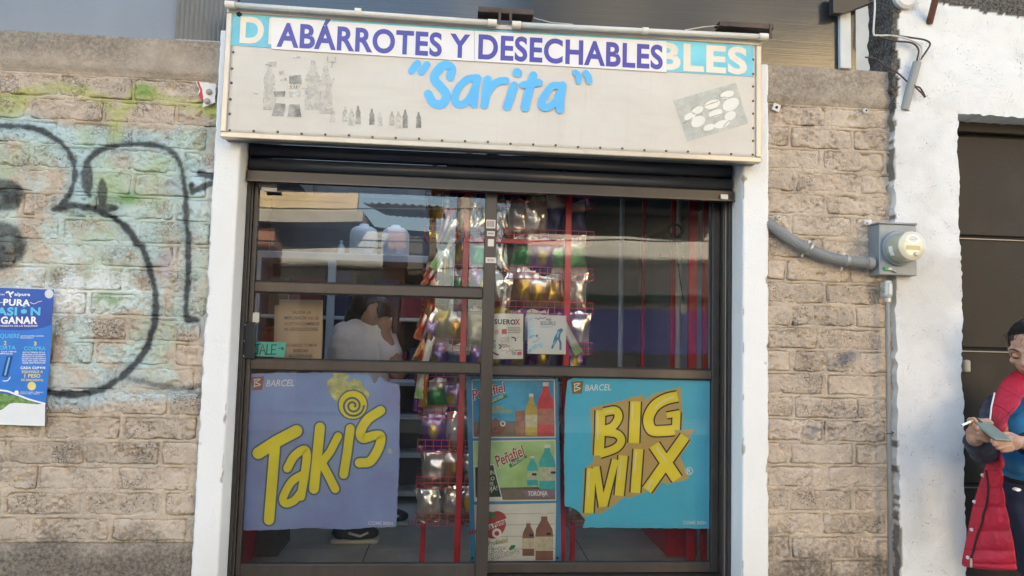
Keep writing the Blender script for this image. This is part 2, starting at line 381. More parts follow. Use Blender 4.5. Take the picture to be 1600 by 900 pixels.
def grime_and_tone_right(P):
    u, v = proj(P); x = P[:, 0]; z = P[:, 2]; n = len(u); col = np.zeros((n, 4)); clo = fbm(x*6, z*6, 5, 4)
    a1 = np.maximum(np.exp(-(((u-1322+(v-560)*.9)/20)**2+((v-560)/16)**2)), np.exp(-(((u-1285)/45)**2+((v-655)/38)**2))*sstep(.5, .65, fbm(x*12, z*12, 8, 3)))*.75
    a2 = sstep(790, 905, v+(clo-.5)*120)*.6
    a3 = sstep(250, 120, v+(clo-.5)*90)*.33  # browner and darker toward the top of the right wall
    col[:, :3] = np.where((a1 > np.maximum(a2, a3))[:, None], np.array([[.17, .18, .22]]), np.array([[.085, .075, .062]]))
    col[:, 3] = np.maximum(np.maximum(a1, a2), a3); return col

def hpanel(name, x0, x1, z0, z1, yf, res, m, parent=None, paint=None, depth=.04, warp=None, smooth=True):
    """front of a wall piece as a relief: y = yf(x, z), with side faces going back by depth"""
    nx = max(2, int(round((x1-x0)/res))+1); nz = max(2, int(round((z1-z0)/res))+1)
    X, Z = np.meshgrid(np.linspace(x0, x1, nx), np.linspace(z0, z1, nz)); X = X.ravel(); Z = Z.ravel()
    Xw, Zw = warp(X, Z) if warp else (X, Z)
    Y = yf(X, Z); P = np.stack([Xw, Y, Zw], 1)
    idx = np.arange(nx*nz).reshape(nz, nx)
    F = np.stack([idx[:-1, :-1], idx[:-1, 1:], idx[1:, 1:], idx[1:, :-1]], -1).reshape(-1, 4).tolist()
    ring = list(idx[0, :-1])+list(idx[:-1, -1])+list(idx[-1, :0:-1])+list(idx[:0:-1, 0])
    base = len(P); back = P[ring].copy(); back[:, 1] = Y.mean()+depth
    n = len(ring)
    F += [(ring[i], base+i, base+(i+1) % n, ring[(i+1) % n]) for i in range(n)]
    P = np.vstack([P, back])
    c = paint(P) if paint else np.zeros((len(P), 4))
    return mk(name, P, F, m, parent, smooth, c)

M_BLOCK = [concrete_mat('block_concrete_a', (.445, .365, .29), (.57, .475, .385), .8, .0038), concrete_mat('block_concrete_b', (.465, .385, .31), (.59, .495, .405), .6, .003), concrete_mat('block_concrete_c', (.42, .345, .275), (.535, .45, .365), 1.0, .005)]
M_MORT = concrete_mat('mortar', (.45, .37, .29), (.57, .475, .375), .45, .004)
M_BEAM = concrete_mat('cement_beam', (.34, .285, .23), (.45, .385, .315), .4, .004, 1.0, .5, .45)

def block_face(name, x0, x1, z0, z1, Y, seed, parent, paint, rs):
    e = .012; ph = seed*3.7
    def warp(X, Z):
        s = (X-x0)/(x1-x0); t = (Z-z0)/(z1-z0)
        w = .009
        X2 = X + (1-s)**4*(vnoise(Z*38+ph, X*0+1, 3)-.35)*w - s**4*(vnoise(Z*38+ph, X*0+5, 4)-.35)*w
        Z2 = Z + (1-t)**4*(vnoise(X*30+ph, Z*0+2, 5)-.35)*w*.8 - t**4*(vnoise(X*30+ph, Z*0+7, 6)-.35)*w*.8
        cx = np.maximum(np.abs(s-.5)*(x1-x0)-((x1-x0)/2-.02), 0)/.02; cz = np.maximum(np.abs(t-.5)*(z1-z0)-((z1-z0)/2-.02), 0)/.02
        k = np.minimum(cx, cz)**2*.004*(.2+rs.random()*1.2)
        return X2-np.sign(s-.5)*k, Z2-np.sign(t-.5)*k
    tilt = (rs.random()-.5)*.008; tl2 = (rs.random()-.5)*.012; off = (rs.random()-.5)*.003; rough = .6+rs.random()*1.3
    cut = rs.random() < .25; cc = (x0+rs.random()*(x1-x0), z0+rs.random()*(z1-z0)); cr = .02+.03*rs.random()
    def yf(X, Z):
        d = np.minimum(np.minimum(X-x0, x1-X), np.minimum(Z-z0, z1-Z))
        y = Y+off+tilt*(X-x0)+tl2*(Z-z0) + (fbm(X*30, Z*30, 11, 4)-.5)*.007*rough + (vnoise(X*9, Z*9, 12)-.5)*.006 + (vnoise(X*95, Z*95, 15)-.5)*.0045*rough*(.3+vnoise(X*14, Z*14, 16))
        pits = sstep(.66, .8, vnoise(X*70, Z*70, 13))*.005*rough; y = y+pits
        if cut: y = y+sstep(cr, cr*.3, np.hypot(X-cc[0], (Z-cc[1])*1.5)+(vnoise(X*60, Z*60, 14)-.5)*.02)*.012
        return y+(1-sstep(0, .0035, d))*.0045*(.3+1.2*vnoise(X*18, Z*18, 17))
    return hpanel(name, x0, x1, z0, z1, yf, .0058, M_BLOCK[seed % 3], parent, paint, .05, warp)

def block_wall(root, xl, xr, ztop, ncourse, pitch, plen, joints0, joints1, Y, paint, seed, zbase, zbeam_top):
    rs = random.Random(seed); blocks = []
    for i in range(ncourse):
        z1 = ztop-i*pitch; z0 = z1-pitch
        off = (joints0 if i % 2 == 0 else joints1) + (rs.random()-.5)*.045
        x = off-plen*math.ceil((off-xl)/plen)
        while x < xr-.004:
            a = max(x, xl); b = min(x+plen, xr)
            if b-a > .035:
                g = .0065
                blocks.append((a+(g if a > xl else .001)+rs.random()*.003, b-(g if b < xr else .001)-rs.random()*.003, z0+.005+rs.random()*.003, z1-.005-rs.random()*.003))
            x += plen+(rs.random()-.5)*.016
    for k, b in enumerate(blocks): block_face('block', *b, Y, seed*100+k*7+rs.randint(0, 2), root, paint, rs)
    B = np.array(blocks); zb = ztop-ncourse*pitch
    def yf(X, Z):
        ins = np.full(X.shape, -1.0)
        for b in B: ins = np.maximum(ins, np.minimum(np.minimum(X-b[0], b[1]-X), np.minimum(Z-b[2], b[3]-Z)))
        y = Y+.0008+(fbm(X*26, Z*26, 31, 4)-.5)*.010+(vnoise(X*7, Z*7, 32)-.5)*.004+(vnoise(X*95, Z*95, 34)-.5)*.004
        crack = sstep(.42, .58, vnoise(X*16+4, Z*16, 33))
        y = y + sstep(-.0048, -.0008, ins)*crack*.0065           # shrinkage gap along the block edge
        return y + sstep(.0, .012, ins)*.03*(.25+.75*crack)
    hpanel('mortar', xl, xr, zb, ztop, yf, .0058, M_MORT, root, paint, .06)
    hpanel('cement_beam', xl, xr, ztop, zbeam_top, lambda X, Z: Y-.004+(fbm(X*9, Z*9, 41, 5)-.5)*.016+sstep(ztop+.035, ztop, Z+(fbm(X*22, Z*22, 46, 3)-.5)*.05)*.012, .010, M_BEAM, root, paint, .06)
    hpanel('cement_skirt', xl, xr, zbase, zb, lambda X, Z: Y-.006+(fbm(X*14, Z*14, 42, 5)-.5)*.02+sstep(zb-.04, zb, Z+(fbm(X*20, Z*20, 47, 3)-.5)*.05)*.01, .010, M_BEAM, root, paint, .06)

XPL0, XPL1, XPR0, XPR1 = -.977, -.876, 1.213, 1.325
wl = thing('block_wall', (-1.65, .05, 0), 'tan concrete block wall covered in black, blue and yellow spray-paint graffiti', 'wall')
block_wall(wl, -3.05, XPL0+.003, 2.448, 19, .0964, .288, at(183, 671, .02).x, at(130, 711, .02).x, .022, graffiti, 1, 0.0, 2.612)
wr = thing('block_wall', (1.6, .05, 0), 'plain tan concrete block wall between white pillar and meter', 'wall')
block_wall(wr, XPR1-.003, 1.915, 2.486, 23, .0970, .288, at(1289, 631, .02).x, at(1237, 666, .02).x, .022, grime_and_tone_right, 2, 0.0, 2.655)

# ------------------------------------------------------------------ painted columns: profile in plan swept upward
M_WHITE = concrete_mat('lime_wash_on_cement', (.36, .33, .29), (.46, .43, .38), .3, .0012, 1.0, .8, .3)
M_WHITE_R = concrete_mat('lime_wash_on_rough_plaster', (.30, .29, .27), (.40, .38, .35), .8, .0028, 2.5, .2, .3)
def column(name, prof, z0, z1, res, m, parent, rough, paint, edge_j=.004, corner=(), seed=0):
    pts = []; S = []
    for (a, b) in zip(prof[:-1], prof[1:]):
        n = max(1, int(round(math.dist(a, b)/res)))
        for k in range(n): pts.append((a[0]+(b[0]-a[0])*k/n, a[1]+(b[1]-a[1])*k/n))
    pts.append(prof[-1]); pts = np.array(pts); nz = int((z1-z0)/res)+1; zs = np.linspace(z0, z1, nz); n = len(pts)
    nr = []
    for i in range(n):
        t = pts[min(i+1, n-1)]-pts[max(i-1, 0)]; t = t/np.linalg.norm(t); nr.append((t[1], -t[0]))
    nr = np.array(nr)
    X = np.tile(pts[:, 0], nz); Y = np.tile(pts[:, 1], nz); Z = np.repeat(zs, n); NX = np.tile(nr[:, 0], nz); NY = np.tile(nr[:, 1], nz)
    cd = np.full(X.shape, 1e9)
    for c in corner: cd = np.minimum(cd, np.hypot(X-c[0], Y-c[1]))
    h = (fbm((X+Y)*18+seed, Z*18, 61, 4)-.5)*rough - sstep(.012, 0, cd)*(vnoise(Z*45+seed, X*0+3, 62))*edge_j
    chip = sstep(.016, .004, cd-(fbm(Z*14+seed, (X+Y)*20, 63, 3)-.74)*.11)
    h = h-chip*.003
    P = np.stack([X+NX*h, Y+NY*h, Z], 1); idx = np.arange(n*nz).reshape(nz, n)
    F = np.stack([idx[:-1, :-1], idx[:-1, 1:], idx[1:, 1:], idx[1:, :-1]], -1).reshape(-1, 4).tolist()
    F += [tuple(idx[-1, :]), tuple(idx[0, ::-1])]
    return mk(name, P, F, m, parent, True, paint(P, chip))
def lime(P, chip):
    c = np.zeros((len(P), 4)); c[:, :3] = (.76, .765, .765); c[:, 3] = 1.4*(1-chip)
    st = fbm(P[:, 0]*5, P[:, 2]*2.2, 71, 4); k = sstep(.62, .8, st)[:, None]*.12
    c[:, :3] = c[:, :3]*(1-k)+np.array([[.55, .5, .43]])*k
    k = (sstep(.75, .15, P[:, 2]+(st-.5)*.4)*.35)[:, None]; c[:, :3] = c[:, :3]*(1-k)+np.array([[.42, .38, .33]])*k
    return c
pl = column('pillar', [(XPL0, .06), (XPL0, 0), (XPL1, 0), (XPL1, .24)], .0, 2.655, .0085, M_WHITE, None, .0022, lime, .004, ((XPL1, 0), (XPL0, 0)), 3)
tag(pl, 'white painted pillar beside the graffiti wall', 'pillar', 'white pillars beside the shop door')
pr = column('pillar', [(XPR0, .24), (XPR0, 0), (XPR1, 0), (XPR1, .06)][::1], .0, 2.648, .0085, M_WHITE, None, .0022, lime, .0025, ((XPR0, 0), (XPR1, 0)), 17)
tag(pr, 'white painted pillar right of the big shop window', 'pillar', 'white pillars beside the shop door')
tag(pl, group='white pillars beside the shop door')

XDR = 2.182
def limerough(P, chip):
    u, v = proj(P); x, z = P[:, 0], P[:, 2]; c = np.zeros((len(P), 4)); n1 = fbm(x*22, z*22, 81, 4); n2 = fbm(x*4, z*4, 82, 4)
    # ragged left limit of the white wash, straight bare cement band above
    lim = np.interp(v, [0, 60, 150, 200, 330, 420, 560, 640, 700, 800, 900], [1404, 1402, 1404, 1397, 1398, 1394, 1394, 1394, 1403, 1405, 1409])
    a = sstep(-4, 4, u-lim+(n1-.5)*16)
    top = np.interp(u, [1400, 1480, 1600], [-20, 8, 28]); a = a*sstep(-5, 6, v-top+(n1-.5)*14)
    wt = np.array([[.71, .72, .73]])*np.ones((len(P), 1))
    k = (sstep(.45, .75, n2)*.35)[:, None]; wt = wt*(1-k)+np.array([[.42, .40, .37]])*k
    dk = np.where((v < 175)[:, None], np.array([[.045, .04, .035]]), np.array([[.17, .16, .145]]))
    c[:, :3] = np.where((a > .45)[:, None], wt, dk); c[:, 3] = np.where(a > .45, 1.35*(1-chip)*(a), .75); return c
def plaster():
    xs = np.concatenate([np.linspace(1.885, XDR, 33), np.linspace(XDR, 3.3, 119)[1:]]); zs = np.concatenate([np.linspace(0, 2.472, 262), np.linspace(2.472, 3.05, 62)[1:]])
    nx, nz = len(xs), len(zs); X, Z = np.meshgrid(xs, zs); X = X.ravel(); Z = Z.ravel()
    Y = -.012-(fbm(X*18+29, Z*18, 61, 4)-.5)*.007-(vnoise(X*5, Z*5, 64)-.5)*.008
    idx = np.arange(nx*nz).reshape(nz, nx); F = []
    keep = ~((np.arange(nx-1)[None, :] >= 32) & (np.arange(nz-1)[:, None] < 261))
    F = np.stack([idx[:-1, :-1], idx[:-1, 1:], idx[1:, 1:], idx[1:, :-1]], -1)[keep].tolist()
    dj = np.where((np.abs(X-XDR) < .002) & (Z < 2.475), (vnoise(Z*60, X*0, 65)-.5)*.010+(vnoise(Z*14, X*0, 66)-.5)*.008, 0); dz = np.where((np.abs(Z-2.472) < .002) & (X > XDR), (vnoise(X*60, Z*0, 67)-.5)*.010, 0)
    dl = np.where(X < 1.886, (vnoise(Z*30, X*0, 68)-.5)*.016, 0)
    P = np.stack([X+dj+dl, Y, Z+dz], 1); cnt = {}
    for f in F:
        for a_, b_ in zip(f, f[1:]+f[:1]): cnt.setdefault((min(a_, b_), max(a_, b_)), []).append((a_, b_))
    back = {}; Pl = P.tolist()
    def bk(i):
        if i not in back: back[i] = len(Pl); Pl.append([P[i, 0], .165, P[i, 2]])
        return back[i]
    for k_, v_ in cnt.items():
        if len(v_) == 1: a_, b_ = v_[0]; F.append([a_, bk(a_), bk(b_), b_])
    P = np.array(Pl); return mk('plastered_wall', P, F, M_WHITE_R, None, True, limerough(P, np.zeros(len(P))))
tag(autosmooth(plaster(), 60), 'rough white plastered wall framing the brown metal door', 'wall')

# upper cladding above the walls
M_SHEETB = mat('blue_grey_painted_sheet', (.17, .20, .24), .35, .0, .10, 3, dirt=.35, dirtcol=(.16, .16, .17), stretch=(1, 1, .5))
M_SHEETG = mat('grey_corrugated_sheet', (.14, .145, .145), .45, .1, .15, 5, dirt=.4)
M_STUD = mat('pale_grey_painted_steel', (.50, .52, .53), .5, 0, .1, 6, dirt=.4)
def sheet_mat():
    """bronze translucent ribbed plastic sheet: glossy front, lets light through"""
    m = bpy.data.materials.new('bronze_translucent_sheet'); m.use_nodes = True; N = m.node_tree.nodes; L = m.node_tree.links
    b = N['Principled BSDF']; b.inputs['Base Color'].default_value = (.030, .032, .036, 1); b.inputs['Specular IOR Level'].default_value = .8; b.inputs['Roughness'].default_value = .13
    tc = N.new('ShaderNodeTexCoord'); mp = N.new('ShaderNodeMapping'); mp.inputs['Scale'].default_value = (.6, 1, 55); L.new(tc.outputs['Object'], mp.inputs[0])
    n = N.new('ShaderNodeTexNoise'); n.inputs['Scale'].default_value = 4; n.inputs['Detail'].default_value = 5; L.new(mp.outputs[0], n.inputs['Vector'])
    bp = N.new('ShaderNodeBump'); bp.inputs['Distance'].default_value = .00022; L.new(n.outputs['Fac'], bp.inputs['Height']); L.new(bp.outputs[0], b.inputs['Normal'])
    t = N.new('ShaderNodeBsdfTranslucent'); cr = N.new('ShaderNodeValToRGB'); cr.color_ramp.elements[0].color = (.22, .13, .05, 1); cr.color_ramp.elements[1].color = (.62, .42, .2, 1)
    cr.color_ramp.elements[0].position = .3; cr.color_ramp.elements[1].position = .65
    L.new(n.outputs['Fac'], cr.inputs[0]); L.new(cr.outputs[0], t.inputs[0])
    mx = N.new('ShaderNodeMixShader'); mx.inputs[0].default_value = .06; L.new(b.outputs[0], mx.inputs[1]); L.new(t.outputs[0], mx.inputs[2]); L.new(mx.outputs[0], N['Material Output'].inputs[0])
    return m
M_BRONZE = sheet_mat()
o = MB().box(-3.6, -1.165, .03, .034, 2.60, 3.4).build('cladding_sheet', M_SHEETB); tag(o, 'plain blue grey sheet above the graffiti wall', 'cladding sheet')
mb = MB(); n = 26
pts = [(-1.160+i*.0095, .012+.006*(i % 2)) for i in range(n)]
V = []; F = []
for i, (x, y) in enumerate(pts): V += [(x, y, 2.617), (x, y, 3.4)]
F = [(2*i, 2*i+2, 2*i+3, 2*i+1) for i in range(n-1)]; mb.add(V, F)
o = mb.build('cladding_sheet', M_SHEETG); md = o.modifiers.new('t', 'SOLIDIFY'); md.thickness = .002
tag(o, 'narrow dark grey ribbed sheet at the top left corner of the sign', 'cladding sheet')
o = MB().box(-.928, 1.742, .030, .036, 2.648, 3.4).build('cladding_sheet', M_BRONZE); tag(o, 'dark bronze translucent sheet with a golden glow above the sign', 'cladding sheet')
o = MB().box(1.655, 1.705, .005, .026, 2.655, 3.4, .002).build('steel_stud', M_STUD); tag(o, 'pale grey steel upright over the right block wall', 'post')

# building mass behind: keeps the sun out of the shop and off the facade
M_ROOF = mat('rough_dark_slab', (.16, .15, .14), .9, var=.2, bump=.003)
rf_ = MB().box(-4.2, 4.2, .26, .95, 2.46, 2.60)
rf_.box(-4.2, -1.1, .9505, 2.5, 2.46, 2.60); rf_.box(.35, 4.2, .9505, 2.5, 2.46, 2.60); rf_.box(-4.2, 4.2, 2.5005, 5.2, 2.46, 2.60)  # opening left over the shop, added to brighten the interior with sky light
tag(rf_.build('roof_slab', M_ROOF), kind='structure')

# ------------------------------------------------------------------ brown metal door at the right
M_DOOR = mat('brown_painted_steel', (.020, .016, .014), .5, spec=.22, var=.16, scale=4, bump=.0006, bscale=10, dirt=.4, dirtcol=(.07, .06, .055))
M_DARK = mat('black_gap', (.012, .012, .013), .8)
md_ = thing('metal_door', (2.6, .13, 0), 'dark brown sheet metal door in the white plastered wall', 'door')
zs = [.0, at(1530, 757, .12).z, at(1530, 545, .12).z, at(1530, 370, .12).z, at(1530, 212, .12).z]
for a, b in zip(zs[:-1], zs[1:]): MB().box(XDR-.03, 3.25, .118, .16, a+.005, b-.005, .004).build('panel', M_DOOR, md_)
MB().box(XDR-.03, 3.25, .13, .162, .1, 2.47).build('backing', M_DARK, md_)
MB().box(XDR-.03, 3.25, .085, .165, zs[-1]+.004, zs[-1]+.05, .004).build('head_rail', M_DOOR, md_)
M_ALU = mat('worn_aluminium', (.55, .53, .50), .4, .6, .1, 12)
a = at(1508, 572, .10); MB().box(a.x-.008, a.x+.022, .09, .118, a.z-.028, a.z+.028, .008, 2).build('handle', mat('beige_plastic', (.45, .38, .31), .4), md_)
for z in (zs[1], zs[2], zs[3]): MB().box(XDR-.03, 3.25, .108, .119, z-.014, z-.010).build('seam_strip', mat('scuffed_steel', (.2, .19, .18), .4, .5), md_)
# ================================================================== SHOP FRONT
M_NAVY = mat('navy_painted_shutter', (.030, .034, .048), .38, .0, .25, 7, bump=.0006, bscale=14, dirt=.5, dirtcol=(.09, .08, .07), stretch=(.4, 1, 3))
M_BRN = mat('bronze_anodised_aluminium', (.075, .061, .053), .36, .4, .12, 10, stretch=(1, 1, .2), dirt=.55, dirtcol=(.15, .13, .115))
M_BRND = mat('dark_bronze_aluminium', (.05, .045, .042), .4, .4, .12, 10)
# rolling shutter
rs_ = thing('rolling_shutter', (.17, .1, 2.06), 'dark navy rolling shutter rolled most of the way up under the sign', 'shutter')
zb = 2.106; k = 0
while zb < 2.42:
    prof = [(.000, .105), (.010, .088), (.030, .082), (.048, .086), (.056, .098), (.0585, .110)]
    V = []; F = []
    for (dz, y) in prof: V += [(XPL1+.012, y, zb+dz), (XPR0-.012, y, zb+dz)]
    for i in range(len(prof)-1): F.append((2*i, 2*i+1, 2*i+3, 2*i+2))
    o = MB().add(V, F).build('slat', M_NAVY, rs_, True); sm = o.modifiers.new('t', 'SOLIDIFY'); sm.thickness = .0012
    zb += .0595; k += 1
MB().box(XPL1+.006, XPR0-.006, .076, .112, 2.058, 2.106, .004).build('bottom_bar', M_BRND, rs_)
MB().box(XPL1+.006, XPR0-.006, .070, .0755, 2.058, 2.064).build('bottom_lip', M_BRN, rs_)
for x0 in (XPL1+.0015, XPR0-.0155):
    g = MB(); g.box(x0, x0+.014, .112, .128, .43, 2.5, .002); g.build('guide_rail', M_BRND, rs_)
M_LBL = mat('white_plastic', (.62, .61, .60), .45, var=.06)
a = at(1131, 308, .07); MB().box(a.x-.016, a.x+.016, .060, .0695, a.z-.011, a.z+.011, .002).build('end_clip', M_LBL, rs_)
a = at(409, 293, .115); b = at(433, 299, .115); MB().box(a.x, b.x, .1095, .1115, b.z-.002, a.z, .0003).build('label_plate', mat('grey_label', (.36, .34, .33), .5), rs_)
text('CENSADO', (405, 293), (432, 292), 4.5, .1085, mat('dull_print', (.25, .24, .23), .6), rs_, 0)

# fixed frame
fr = thing('door_frame', (.17, .17, .43), 'dark bronze aluminium frame around the sliding doors', 'door frame')
MB().box(XPL1+.002, XPL1+.022, .1285, .24, .43, 2.5, .002).build('jamb', M_BRN, fr)
for i, (x0, x1, y0) in enumerate(((1.187, 1.193, .150), (1.1935, 1.1985, .140), (1.199, 1.211, .1285))):
    MB().box(x0, x1, y0, .24, .43, 2.5, .0015).build('jamb', M_BRN if i != 1 else M_ALU and mat('light_bronze_line', (.26, .23, .20), .35, .5), fr)
MB().box(XPL1+.002, XPR0-.002, .125, .25, .385, .437, .003).build('bottom_track', M_BRND, fr)
MB().box(XPL1+.002, XPR0-.002, .1285, .25, 2.36, 2.455, .003).build('head', M_BRND, fr)

M_GL_F = glass_mat('window_glass_face', 1.64, (.985, .99, .985))
M_GL_B = glass_mat('window_glass_back', None, (.99, .995, .99))
def pane(name, x0, x1, z0, z1, y, parent):
    mb = MB(); mb.add([(x0, y, z0), (x1, y, z0), (x1, y, z1), (x0, y, z1)], [(0, 1, 2, 3)]); mb.mi = 1
    mb.add([(x0, y+.005, z0), (x1, y+.005, z0), (x1, y+.005, z1), (x0, y+.005, z1)], [(3, 2, 1, 0)])
    return mb.build(name, [M_GL_F, M_GL_B], parent)
# left leaf
LY0, LY1 = .140, .168; LG = .153
dl = thing('sliding_door', (-.35, .15, .44), 'front sliding glass door with three panes and a black lock, left half', 'door')
MB().box(-.853, -.835, LY0, LY1, .44, 2.34, .003).build('stile', M_BRN, dl)
MB().box(.122, .173, LY0-.004, LY1, .44, 2.34, .003).build('stile', M_BRN, dl)
for z0, z1 in ((.44, .493), (1.284, 1.326), (1.606, 1.649), (2.29, 2.34)): MB().box(-.8345, .1215, LY0+.001, LY1-.001, z0, z1, .003).build('rail', M_BRN, dl)
for z0, z1 in ((.493, 1.284), (1.326, 1.606), (1.649, 2.29)):
    pane('pane', -.8345, .1215, z0, z1, LG, dl)
    for zz in (z0+.003, z1-.003): MB().box(-.833, .12, LG-.004, LG-.001, zz-.003, zz+.003).build('gasket', M_DARK, dl)
a = at(384, 503, .13); b = at(396, 561, .13)
lk = MB().box(a.x-.006, b.x+.002, .126, .1395, b.z, a.z, .003).build('lock_case', mat('black_lock', (.012, .014, .02), .35), dl)
for t in (.08, .52, .92):
    z = a.z+(b.z-a.z)*t; MB().lathe([(.003, 0), (.0028, .0015), (.001, .002)], (a.x-.001, .126, z), (0, -1, 0), 8).build('screw', M_ALU, lk)
q0 = at(397, 508, .13); MB().tube([q0+Vector((0, .006, 0)), at(404, 503, .11)], .0022, 8).build('key_lever', M_ALU, lk)
MB().box(a.x+.014, b.x+.010, LG-.007, LG-.002, at(390, 503, .14).z, at(390, 488, .14).z).build('lock_plate', M_ALU, dl)
# stickers on the meeting stile
M_PAP = mat('white_paper', (.74, .73, .71), .8, var=.05); M_INK = mat('black_ink', (.03, .03, .035), .7, var=.05)
for i, (v0, v1, w) in enumerate(((343, 357, 7), (361, 369, 6), (373.5, 385, 4.5), (402, 411, 8))):
    a = at(767-w, v0, LY0-.005); b = at(767+w, v1, LY0-.005)
    s_ = MB().box(a.x, b.x, LY0-.0055, LY0-.0042, b.z, a.z).build('price_sticker', mat('pinkish_paper', (.66, .58, .55), .8), None)
    tag(s_, ['upper barcode sticker on the middle door stile', 'second small barcode sticker down the door stile', 'blank pale square sticker on the door stile', 'lowest widest barcode sticker on the door stile'][i], 'sticker', 'price stickers on the door stile')
    if i != 2:
        m_ = MB()
        for k in range(6): x = a.x+(b.x-a.x)*(.12+.13*k); m_.add([(x, LY0-.0059, b.z+.006), (x+.0022, LY0-.0059, b.z+.006), (x+.0022, LY0-.0059, a.z-.006), (x, LY0-.0059, a.z-.006)], [(0, 1, 2, 3)])
        m_.build('barcode', M_INK, s_)
# right leaf (behind)
RY0, RY1 = .186, .214; RG = .200
dr = thing('sliding_door', (.66, .2, .44), 'rear sliding glass door with two large panes, right half', 'door')
MB().box(.135, .170, RY0, RY1, .44, 2.34, .003).build('stile', M_BRN, dr)
MB().box(1.152, 1.1862, RY0, RY1, .44, 2.34, .003).build('stile', M_BRND, dr)
for z0, z1 in ((.44, .481), (1.277, 1.317), (2.29, 2.34)): MB().box(.1705, 1.1515, RY0+.001, RY1-.001, z0, z1, .003).build('rail', M_BRN, dr)
for z0, z1 in ((.481, 1.277), (1.317, 2.29)):
    pane('pane', .1705, 1.1515, z0, z1, RG, dr)
    for zz in (z0+.003, z1-.003): MB().box(.172, 1.150, RG-.004, RG-.001, zz-.003, zz+.003).build('gasket', M_DARK, dr)

# ------------------------------------------------------------------ the sign
SX0, SX1, SZ0, SZ1, SY = -.930, 1.256, 2.193, 2.715, -.080
M_FRM = mat('sign_frame_aluminium', (.52, .47, .40), .38, .35, .10, 8, dirt=.3, dirtcol=(.2, .17, .13))
M_CAB = mat('sign_cabinet_sheet', (.17, .165, .16), .5, .3, .15, 6, dirt=.4)
def banner_mat():
    m = bpy.data.materials.new('dirty_white_canvas'); m.use_nodes = True; N = m.node_tree.nodes; L = m.node_tree.links
    b = N['Principled BSDF']; b.inputs['Roughness'].default_value = .5
    tc = N.new('ShaderNodeTexCoord')
    def nz(sc, sx, sz, det=6):
        mp = N.new('ShaderNodeMapping'); mp.inputs['Scale'].default_value = (sx, 1, sz); L.new(tc.outputs['Object'], mp.inputs[0])
        n = N.new('ShaderNodeTexNoise'); n.inputs['Scale'].default_value = sc; n.inputs['Detail'].default_value = det; n.inputs['Roughness'].default_value = .65; L.new(mp.outputs[0], n.inputs['Vector']); return n.outputs['Fac']
    def mix(f, a, lo, hi, amt, c):
        r = N.new('ShaderNodeMapRange'); r.inputs[1].default_value = lo; r.inputs[2].default_value = hi; r.inputs[4].default_value = amt; L.new(f, r.inputs[0])
        x = N.new('ShaderNodeMix'); x.data_type = 'RGBA'; L.new(r.outputs[0], x.inputs[0]); x.inputs[7].default_value = (*c, 1)
        if isinstance(a, tuple): x.inputs[6].default_value = (*a, 1)
        else: L.new(a, x.inputs[6])
        return x.outputs[2]
    c = mix(nz(2.2, 1, 1.3), (.60, .57, .52), .4, .75, .7, (.50, .45, .39))
    c = mix(nz(5, .5, 6), c, .55, .8, .35, (.45, .38, .31))
    c = mix(nz(4, 14, .5), c, .58, .78, .30, (.36, .29, .22))
    c = mix(nz(40, 1, 1), c, .68, .8, .35, (.3, .26, .22))
    L.new(c, b.inputs['Base Color'])
    bp = N.new('ShaderNodeBump'); bp.inputs['Distance'].default_value = .006; L.new(nz(3, 1, 2.5, 2), bp.inputs['Height']); L.new(bp.outputs[0], b.inputs['Normal'])
    return m
M_BAN = banner_mat()
sg = thing('shop_sign', (.16, -.04, SZ0), 'long cream canvas shop sign with blue lettering over the door', 'sign')
MB().box(SX0+.006, SX1-.006, SY+.012, -.001, SZ0+.004, SZ1-.002).build('cabinet', M_CAB, sg)
fw_ = .022
MB().box(SX0, SX1, SY-.004, SY+.030, SZ0, SZ0+fw_, .003).build('frame_member', M_FRM, sg)
MB().box(SX0, SX1, SY-.004, SY+.030, SZ1-fw_, SZ1, .003).build('frame_member', M_FRM, sg)
MB().box(SX0, SX0+fw_, SY-.0045, SY+.0305, SZ0+fw_+.0005, SZ1-fw_-.0005, .003).build('frame_member', M_FRM, sg)
MB().box(SX1-fw_, SX1, SY-.0045, SY+.0305, SZ0+fw_+.0005, SZ1-fw_-.0005, .003).build('frame_member', M_FRM, sg)
FY = SY+.002                                     # canvas plane, a little behind the frame
hp = hpanel('canvas', SX0+fw_-.002, SX1-fw_+.002, SZ0+fw_-.004, SZ1-fw_+.003, lambda X, Z: FY+.0006+(vnoise(X*5, Z*6, 90)-.5)*.001, .02, M_BAN, sg, None, .006)
M_BLUE = mat('faded_cyan_print', (.11, .44, .60), .5, var=.16, scale=5, col2=(.17, .52, .63), dirt=.25, dirtcol=(.2, .36, .42))
M_CREAM = mat('cream_print', (.72, .65, .56), .55, var=.06)
M_WV = mat('white_vinyl', (.72, .70, .70), .35, var=.04)
M_PUR = mat('violet_blue_vinyl', (.06, .055, .33), .35, var=.08)
M_SKY = mat('sky_blue_vinyl', (.09, .42, .82), .35, var=.06)
B0 = FY-.0012
bl = MB(); z1 = SZ1-fw_+.001; x0 = SX0+fw_; x1 = at(1176.8, 62, FY).x
zl = at(361, 71, FY).z; zr = at(1176.8, 120, FY).z
bl.poly([(x0, zl), (x1, zr), (x1, z1), (x0, z1)], B0); bl.build('blue_band', M_BLUE, sg)
text('D', (374, 65.3), (411.5, 67), 39, B0-.0008, M_CREAM, sg, .035)
text('I', (419, 67.4), (426, 67.7), 39, B0-.0008, M_CREAM, sg, .03)
text('BLES', (1027, 106.2), (1167.5, 114.8), 40, B0-.0008, M_CREAM, sg, .035)
m_ = MB(); ribbon([(516, 31), (526, 25.5)], 2.2, B0-.0008, m_, False); m_.build('lettering', M_CREAM, sg)
V0 = B0-.0022
pxpoly([(424, 27), (741.2, 48), (741.2, 95.6), (424, 76.5)][::-1], V0, M_WV, sg, 'vinyl_strip', .0008)
